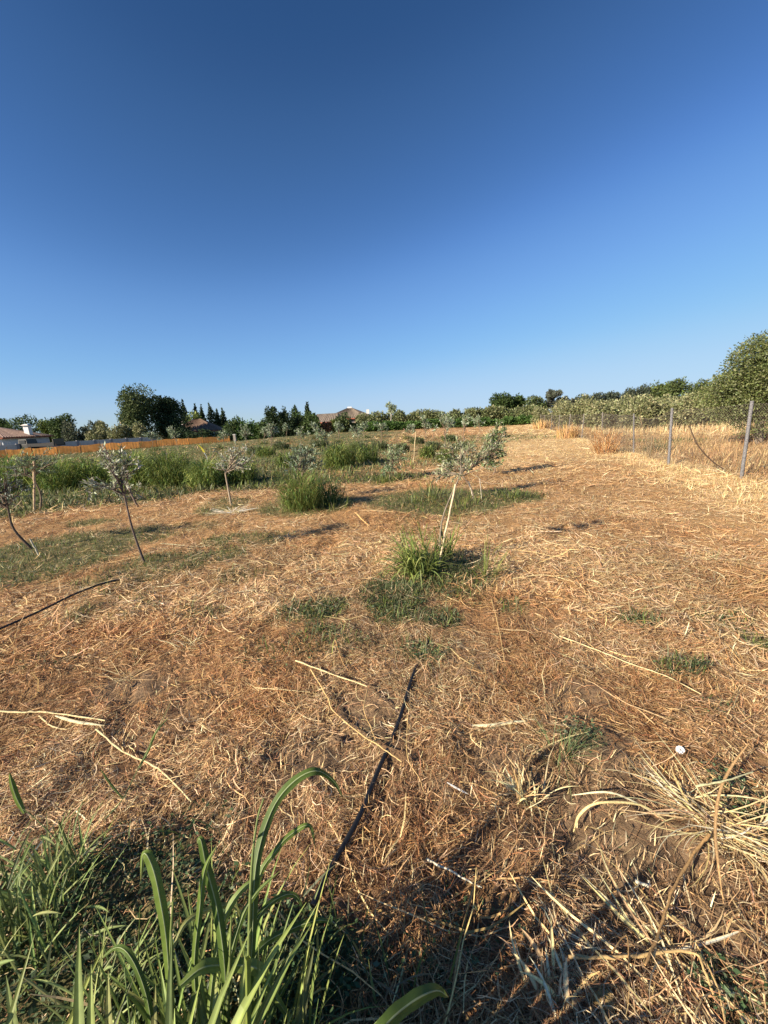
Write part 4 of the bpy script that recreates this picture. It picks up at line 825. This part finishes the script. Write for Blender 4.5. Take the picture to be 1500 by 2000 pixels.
for i, (px, tp, w_, Y) in enumerate([(1292, 752, 46, 52), (1330, 746, 56, 50), (1368, 747, 50, 52), (1400, 756, 40, 54)]):
    tree('broadleaf_tree', px, None, tp, Y, w_, 'round', '%s taller green tree rising behind the right grove, from the left' % ordn[i], 'tree', 'taller trees behind the right grove', seed=230 + i, n=2600, pal=PINE + YGR[:1], size=.24)
# big near tree on the right edge
tR = P(1515, 668, 14.5); rng = np.random.default_rng(99); xr, yr = tR[0], tR[1]
t_ = thing('broadleaf_tree', [xr, yr, 0], 'large leafy tree cut by the right edge of the picture, beyond the fence', 'tree')
bl = []
for k in range(22):
    a__ = rng.random() * 6.28; q = rng.random() ** .5 * 1.7; zz = rng.uniform(1.2, 3.2); bl.append(((xr + .3 + math.cos(a__) * q, yr + math.sin(a__) * q, zz), rng.uniform(.55, .85), rng.uniform(.4, .6)))
for (a_, b_, r_) in [(1410, 748, .42), (1450, 715, .55), (1470, 690, .5), (1490, 672, .45), (1440, 790, .6), (1470, 760, .8), (1480, 820, .7), (1425, 770, .4)]:
    bl.append((tuple(P(a_, b_, 14.2)), r_, r_ * .8))
g = Geo(); crown(g, bl, 46000, .078, [(.115, .14, .045), (.16, .185, .06), (.08, .10, .033), (.25, .265, .13)], rng, asp=.42, shell=.35, rag=.62); g.build('crown', 'leaf', t_)
g = Geo(); tube(g, spline([[xr, yr, -.1], [xr - .05, yr, .8], [xr + .1, yr, 2.6]], 4), np.linspace(.16, .05, 9), (.2, .16, .12), 8)
for k in range(16): bb = bl[k][0]; tube(g, spline([[xr, yr, .9], [(xr + bb[0]) / 2, (yr + bb[1]) / 2, bb[2] * .7 + .4], bb], 4), np.linspace(.06, .015, 9), (.2, .16, .12), 5, False)
g.build('trunk', 'bark', t_)
grass_clump('garden_shrub', G(1490, 868), 260, .8, .8, .02, 'russet brown dead shrub under the large leafy tree at the right edge', None, [(.28, .13, .05), (.2, .1, .04)], 'straw', seed=510, cat='shrub')

# ------------------------------------------------------------ low orange fence and grey wall on the left
of = thing('sheet_fence', [LA[0], LA[1], 0], 'low orange-brown sheet fence with slanting dark sticks along the left boundary', 'fence')
A0 = LA - LD * 6; tot = np.linalg.norm(LB - A0); npan = 16
for k in range(npan):
    p0 = A0 + LD * tot * k / npan; p1 = A0 + LD * tot * (k + 1) / npan; n_ = 14
    us = np.linspace(0.004, .996, n_); q = p0[None] + (p1 - p0)[None] * us[:, None]; off = .006 * np.sin(us * 40 + k) ; q = q + LN[None] * off[:, None]
    zb = np.array([float(H(a[0], a[1])) for a in q]) - .03; h_ = .66 + .03 * np.sin(us * 6 + k * 2.1)
    v = np.concatenate([np.c_[q, zb], np.c_[q, zb + h_], np.c_[q + LN * .012, zb], np.c_[q + LN * .012, zb + h_]]); f = []
    for i in range(n_ - 1): f += [[i, i + 1, n_ + i + 1, n_ + i], [2 * n_ + i + 1, 2 * n_ + i, 3 * n_ + i, 3 * n_ + i + 1], [n_ + i, n_ + i + 1, 3 * n_ + i + 1, 3 * n_ + i]]
    g = Geo(); cc = np.array([.80, .53, .24]) * (1 + .15 * math.sin(k * 1.7)); 
    if k < 3: cc = np.array([.75, .52, .26])
    g.add(v, f, cc); g.build('sheet_panel', 'sheet', of)
    g = Geo(); zz = float(H(p1[0], p1[1])); tl = LD * (.1 * math.sin(k * 2.3 + 1)); pp = p1 - LN * .05
    tube(g, [[pp[0], pp[1], zz - .1], [pp[0] + tl[0], pp[1] + tl[1], zz + .85]], .022, (.10, .07, .05), 5); g.build('stick', 'bark', of)
q = LB + LD * .6; g = Geo(); box(g, (q[0], q[1], .32), (.26, .26, .75), (.28, .25, .21)); box(g, (q[0], q[1], .73), (.32, .32, .07), (.5, .48, .45))
tag(g.build('gate_pillar', 'wall', origin=(q[0], q[1], 0)), 'small whitish pillar at the right end of the low orange fence', 'pillar')
w0 = P(-60, 873, 40); w1 = P(302, 853, 56); t_ = thing('grey_wall', [w0[0], w0[1], -1.2], 'long low light grey block wall between orange fence and olives', 'wall')
dv = (w1 - w0)[:2]; L_ = np.linalg.norm(dv); rz = math.atan2(dv[1], dv[0]); c = (w0 + w1) / 2; topz = (w0[2] + w1[2]) / 2
for k in range(10):
    cc = w0[:2] + dv * (k + .5) / 10; zt = w0[2] + (w1[2] - w0[2]) * (k + .5) / 10
    g = Geo(); box(g, (cc[0], cc[1], (zt - 1.4) / 2), (L_ / 10 - .25, .16, zt + 1.4), (.52, .47, .42), rz); g.build('wall_bay', 'wall', t_)
    cc = w0[:2] + dv * (k + 1) / 10; g = Geo(); box(g, (cc[0], cc[1], (zt - 1.36) / 2), (.25, .24, zt + 1.48), (.27, .25, .25), rz); g.build('pier', 'wall', t_)
# ------------------------------------------------------------ houses
def tri(g, vs, col): g.add(np.array(vs), [[0, 1, 2]] if len(vs) == 3 else [[0, 1, 2, 3]], col)
def hip_house(name, c, size, zeave, zridge, rz, wall, roofc, label, z0, ridge=.4, over=.5, windows=(), chim=None, chimcol=(.8, .78, .74), stripes=True):
    t_ = thing(name, [c[0], c[1], z0], label, 'house'); ca, sa = math.cos(rz), math.sin(rz)
    def W(x, y, z): return np.array([c[0] + x * ca - y * sa, c[1] + x * sa + y * ca, z])
    sx, sy = size[0] / 2, size[1] / 2
    g = Geo(); box(g, (c[0], c[1], (z0 + zeave) / 2), (size[0], size[1], zeave - z0), wall, rz); g.build('wall', 'wall', t_)
    ox, oy = sx + over, sy + over; rl = max(0, sx - sy * (1 - 0)) if ridge is None else sx * ridge
    g = Geo(); e = [W(-ox, -oy, zeave), W(ox, -oy, zeave), W(ox, oy, zeave), W(-ox, oy, zeave)]; r1_, r2_ = W(-rl, 0, zridge), W(rl, 0, zridge)
    def slope(a, b_, d, c_):  # eave a-b, ridge c-d ; tile courses as ribs running down the slope
        nn = max(4, int(np.linalg.norm(b_ - a) / .45)); nrm = unit(np.cross(b_ - a, d - a)); 
        if nrm[2] < 0: nrm = -nrm
        for i in range(nn):
            u0_, u1_ = i / nn, (i + 1) / nn; um = (u0_ + u1_) / 2
            p0, p1, pm = a + (b_ - a) * u0_, a + (b_ - a) * u1_, a + (b_ - a) * um; q0_, q1_, qm = c_ + (d - c_) * u0_, c_ + (d - c_) * u1_, c_ + (d - c_) * um
            h_ = nrm * .07; jc = roofc * (.85 + .3 * hsh(np.array([i]), np.array([int(a[0] * 7) & 255]), 3)[0])
            g.add(np.array([p0, pm + h_, qm + h_, q0_]), [[0, 1, 2, 3]], jc); g.add(np.array([pm + h_, p1, q1_, qm + h_]), [[0, 1, 2, 3]], jc * .85)
    roofc = np.array(roofc)
    slope(e[0], e[1], r2_, r1_); slope(e[1], e[2], r2_, r2_); slope(e[2], e[3], r1_, r2_); slope(e[3], e[0], r1_, r1_)
    g.add(np.array([p - [0, 0, .02] for p in e]), [[0, 3, 2, 1]], (.3, .2, .15))
    for i in range(4): a_, b_ = e[i], e[(i + 1) % 4]; g.add(np.array([a_ - [0, 0, .2], b_ - [0, 0, .2], b_, a_]), [[0, 1, 2, 3]], (.30, .10, .06))
    ro = g.build('roof', 'roof', t_)
    for (x, z, ww, hh) in windows:
        p = W(x, -sy - .03, z); g = Geo(); box(g, p, (ww + .16, .10, hh + .16), (.35, .3, .26), rz); fr = g.build('window', 'wall', t_); fr['_o'] = t_['_o']
        g = Geo(); box(g, W(x, -sy - .07, z), (ww, .06, hh), (.03, .035, .04), rz); g.build('pane', 'metal', fr)
    if chim:
        x, y, zt, s = chim; g = Geo(); box(g, W(x, y, (zt + zeave) / 2), (s, s, zt - zeave), chimcol, rz); ch = g.build('chimney', 'wall', t_)
        g = Geo(); box(g, W(x, y, zt + .12), (s * 1.7, s * 1.7, .22), (.75, .68, .6), rz, (.35, .35)); g.build('chimney_cap', 'wall', t_)
    return t_, W
# white house at the left edge
ce = P(8, 852, 56); zr = P(0, 834, 60)[2]
c1 = P(-60, 852, 62)
hip_house('white_house', (c1[0], c1[1]), (16.4, 9), P(60, 852, 56)[2], P(0, 833, 62)[2] + .1, rad(4), (.62, .63, .65), (.42, .28, .2), 'white single-storey house with terracotta hip roof and chimney at the left edge', -1.15, ridge=.42, windows=[(-1.5, .3, 1.5, .9), (4.2, .55, 1.6, .7), (7.6, .6, .5, .5)], chim=(7.7, 1.2, P(65, 830, 62)[2], .72))
c2 = P(388, 838, 84); hip_house('low_house', (c2[0], c2[1]), (8.6, 7), P(400, 840, 80)[2] - .1, P(374, 819, 84)[2], rad(12), (.55, .54, .52), (.20, .13, .09), 'low house with dark brown sagging roof behind the dark hedge', -1.1, ridge=.15, windows=[(-1.2, .2, 1.0, .8), (1.8, .2, .8, .8)], chim=(-3.2, .5, P(358, 824, 84)[2], .5))
c3 = P(684, 815, 88); t3, W3 = hip_house('brown_roof_house', (c3[0], c3[1]), (8.2, 7.5), P(700, 816, 84)[2], P(682, 797, 88)[2], rad(-14), (.42, .30, .21), (.19, .15, .11), 'tan brick house with brown pyramid roof in the middle of the horizon', 0, ridge=.12, over=.7, windows=[(3.0, 1.9, .9, .8), (1.6, 1.9, .7, .8)])
g = Geo(); rg = W3(0, 0, P(682, 797, 88)[2]); box(g, rg + [0, 0, .12], (.9, .5, .3), (.75, .73, .7)); g.build('ridge_cap', 'wall', t3)
g = Geo(); box(g, W3(3.6, 1.5, rg[2] - .9), (.6, .5, .9), (.7, .66, .6)); g.build('chimney', 'wall', t3)
c4 = P(640, 815, 84); t4, W4 = hip_house('annex_house', (c4[0], c4[1]), (5.6, 5), P(640, 824, 80)[2], P(640, 808, 84)[2], rad(-14), (.42, .26, .17), (.20, .16, .125), 'lower brown-roofed annex joined to the left of the pyramid-roofed house', 0, ridge=.8)

# ------------------------------------------------------------ parked flatbed truck
YT = 44.; T0 = P(80, 865, YT); tz = -.75
tr_ = thing('flatbed_truck', [T0[0], T0[1], tz], 'old dark flatbed truck parked before the grey wall, cab at its left end', 'truck')
def TX(x, y, z): return (T0[0] + x, T0[1] + y, tz + z + .12)
g = Geo(); box(g, TX(-1.45, 0, .95), (1.15, 1.5, .7), (.04, .037, .03)); box(g, TX(-1.40, 0, 1.60), (1.0, 1.4, .62), (.055, .05, .04), 0, (.82, .9)); g.build('cab', 'metal', tr_)
g = Geo(); box(g, TX(-1.40, -.68, 1.6), (.62, .06, .38), (.015, .018, .02)); g.build('side_window', 'plastic', tr_)
g = Geo(); box(g, TX(.55, 0, 1.12), (2.9, 1.6, .1), (.012, .011, .01)); box(g, TX(.55, -.78, 1.28), (2.9, .05, .26), (.014, .012, .011)); box(g, TX(.55, .78, 1.28), (2.9, .05, .26), (.014, .012, .011)); g.build('bed', 'metal', tr_)
g = Geo(); box(g, TX(1.92, 0, 1.45), (.08, 1.5, .7), (.08, .07, .05)); g.build('tailboard', 'metal', tr_)
g = Geo(); box(g, TX(.2, 0, .85), (3.6, .7, .22), (.03, .03, .03)); g.build('chassis', 'metal', tr_)
for x in (-1.25, .2, 1.4):
    for y in (-.68, .68):
        g = Geo(); tube(g, [TX(x, y - .11, .38), TX(x, y + .11, .38)], .38, (.02, .02, .02), 18); wl = g.build('wheel', 'plastic', tr_); wl['_o'] = tr_['_o']
        g = Geo(); tube(g, [TX(x, y - .125, .38), TX(x, y + .125, .38)], .19, (.4, .38, .34), 14); g.build('rim', 'metal', wl)

for o in ROOTS:
    if '_o' in o: del o['_o']
for o in SC.objects:
    if '_o' in o: del o['_o']
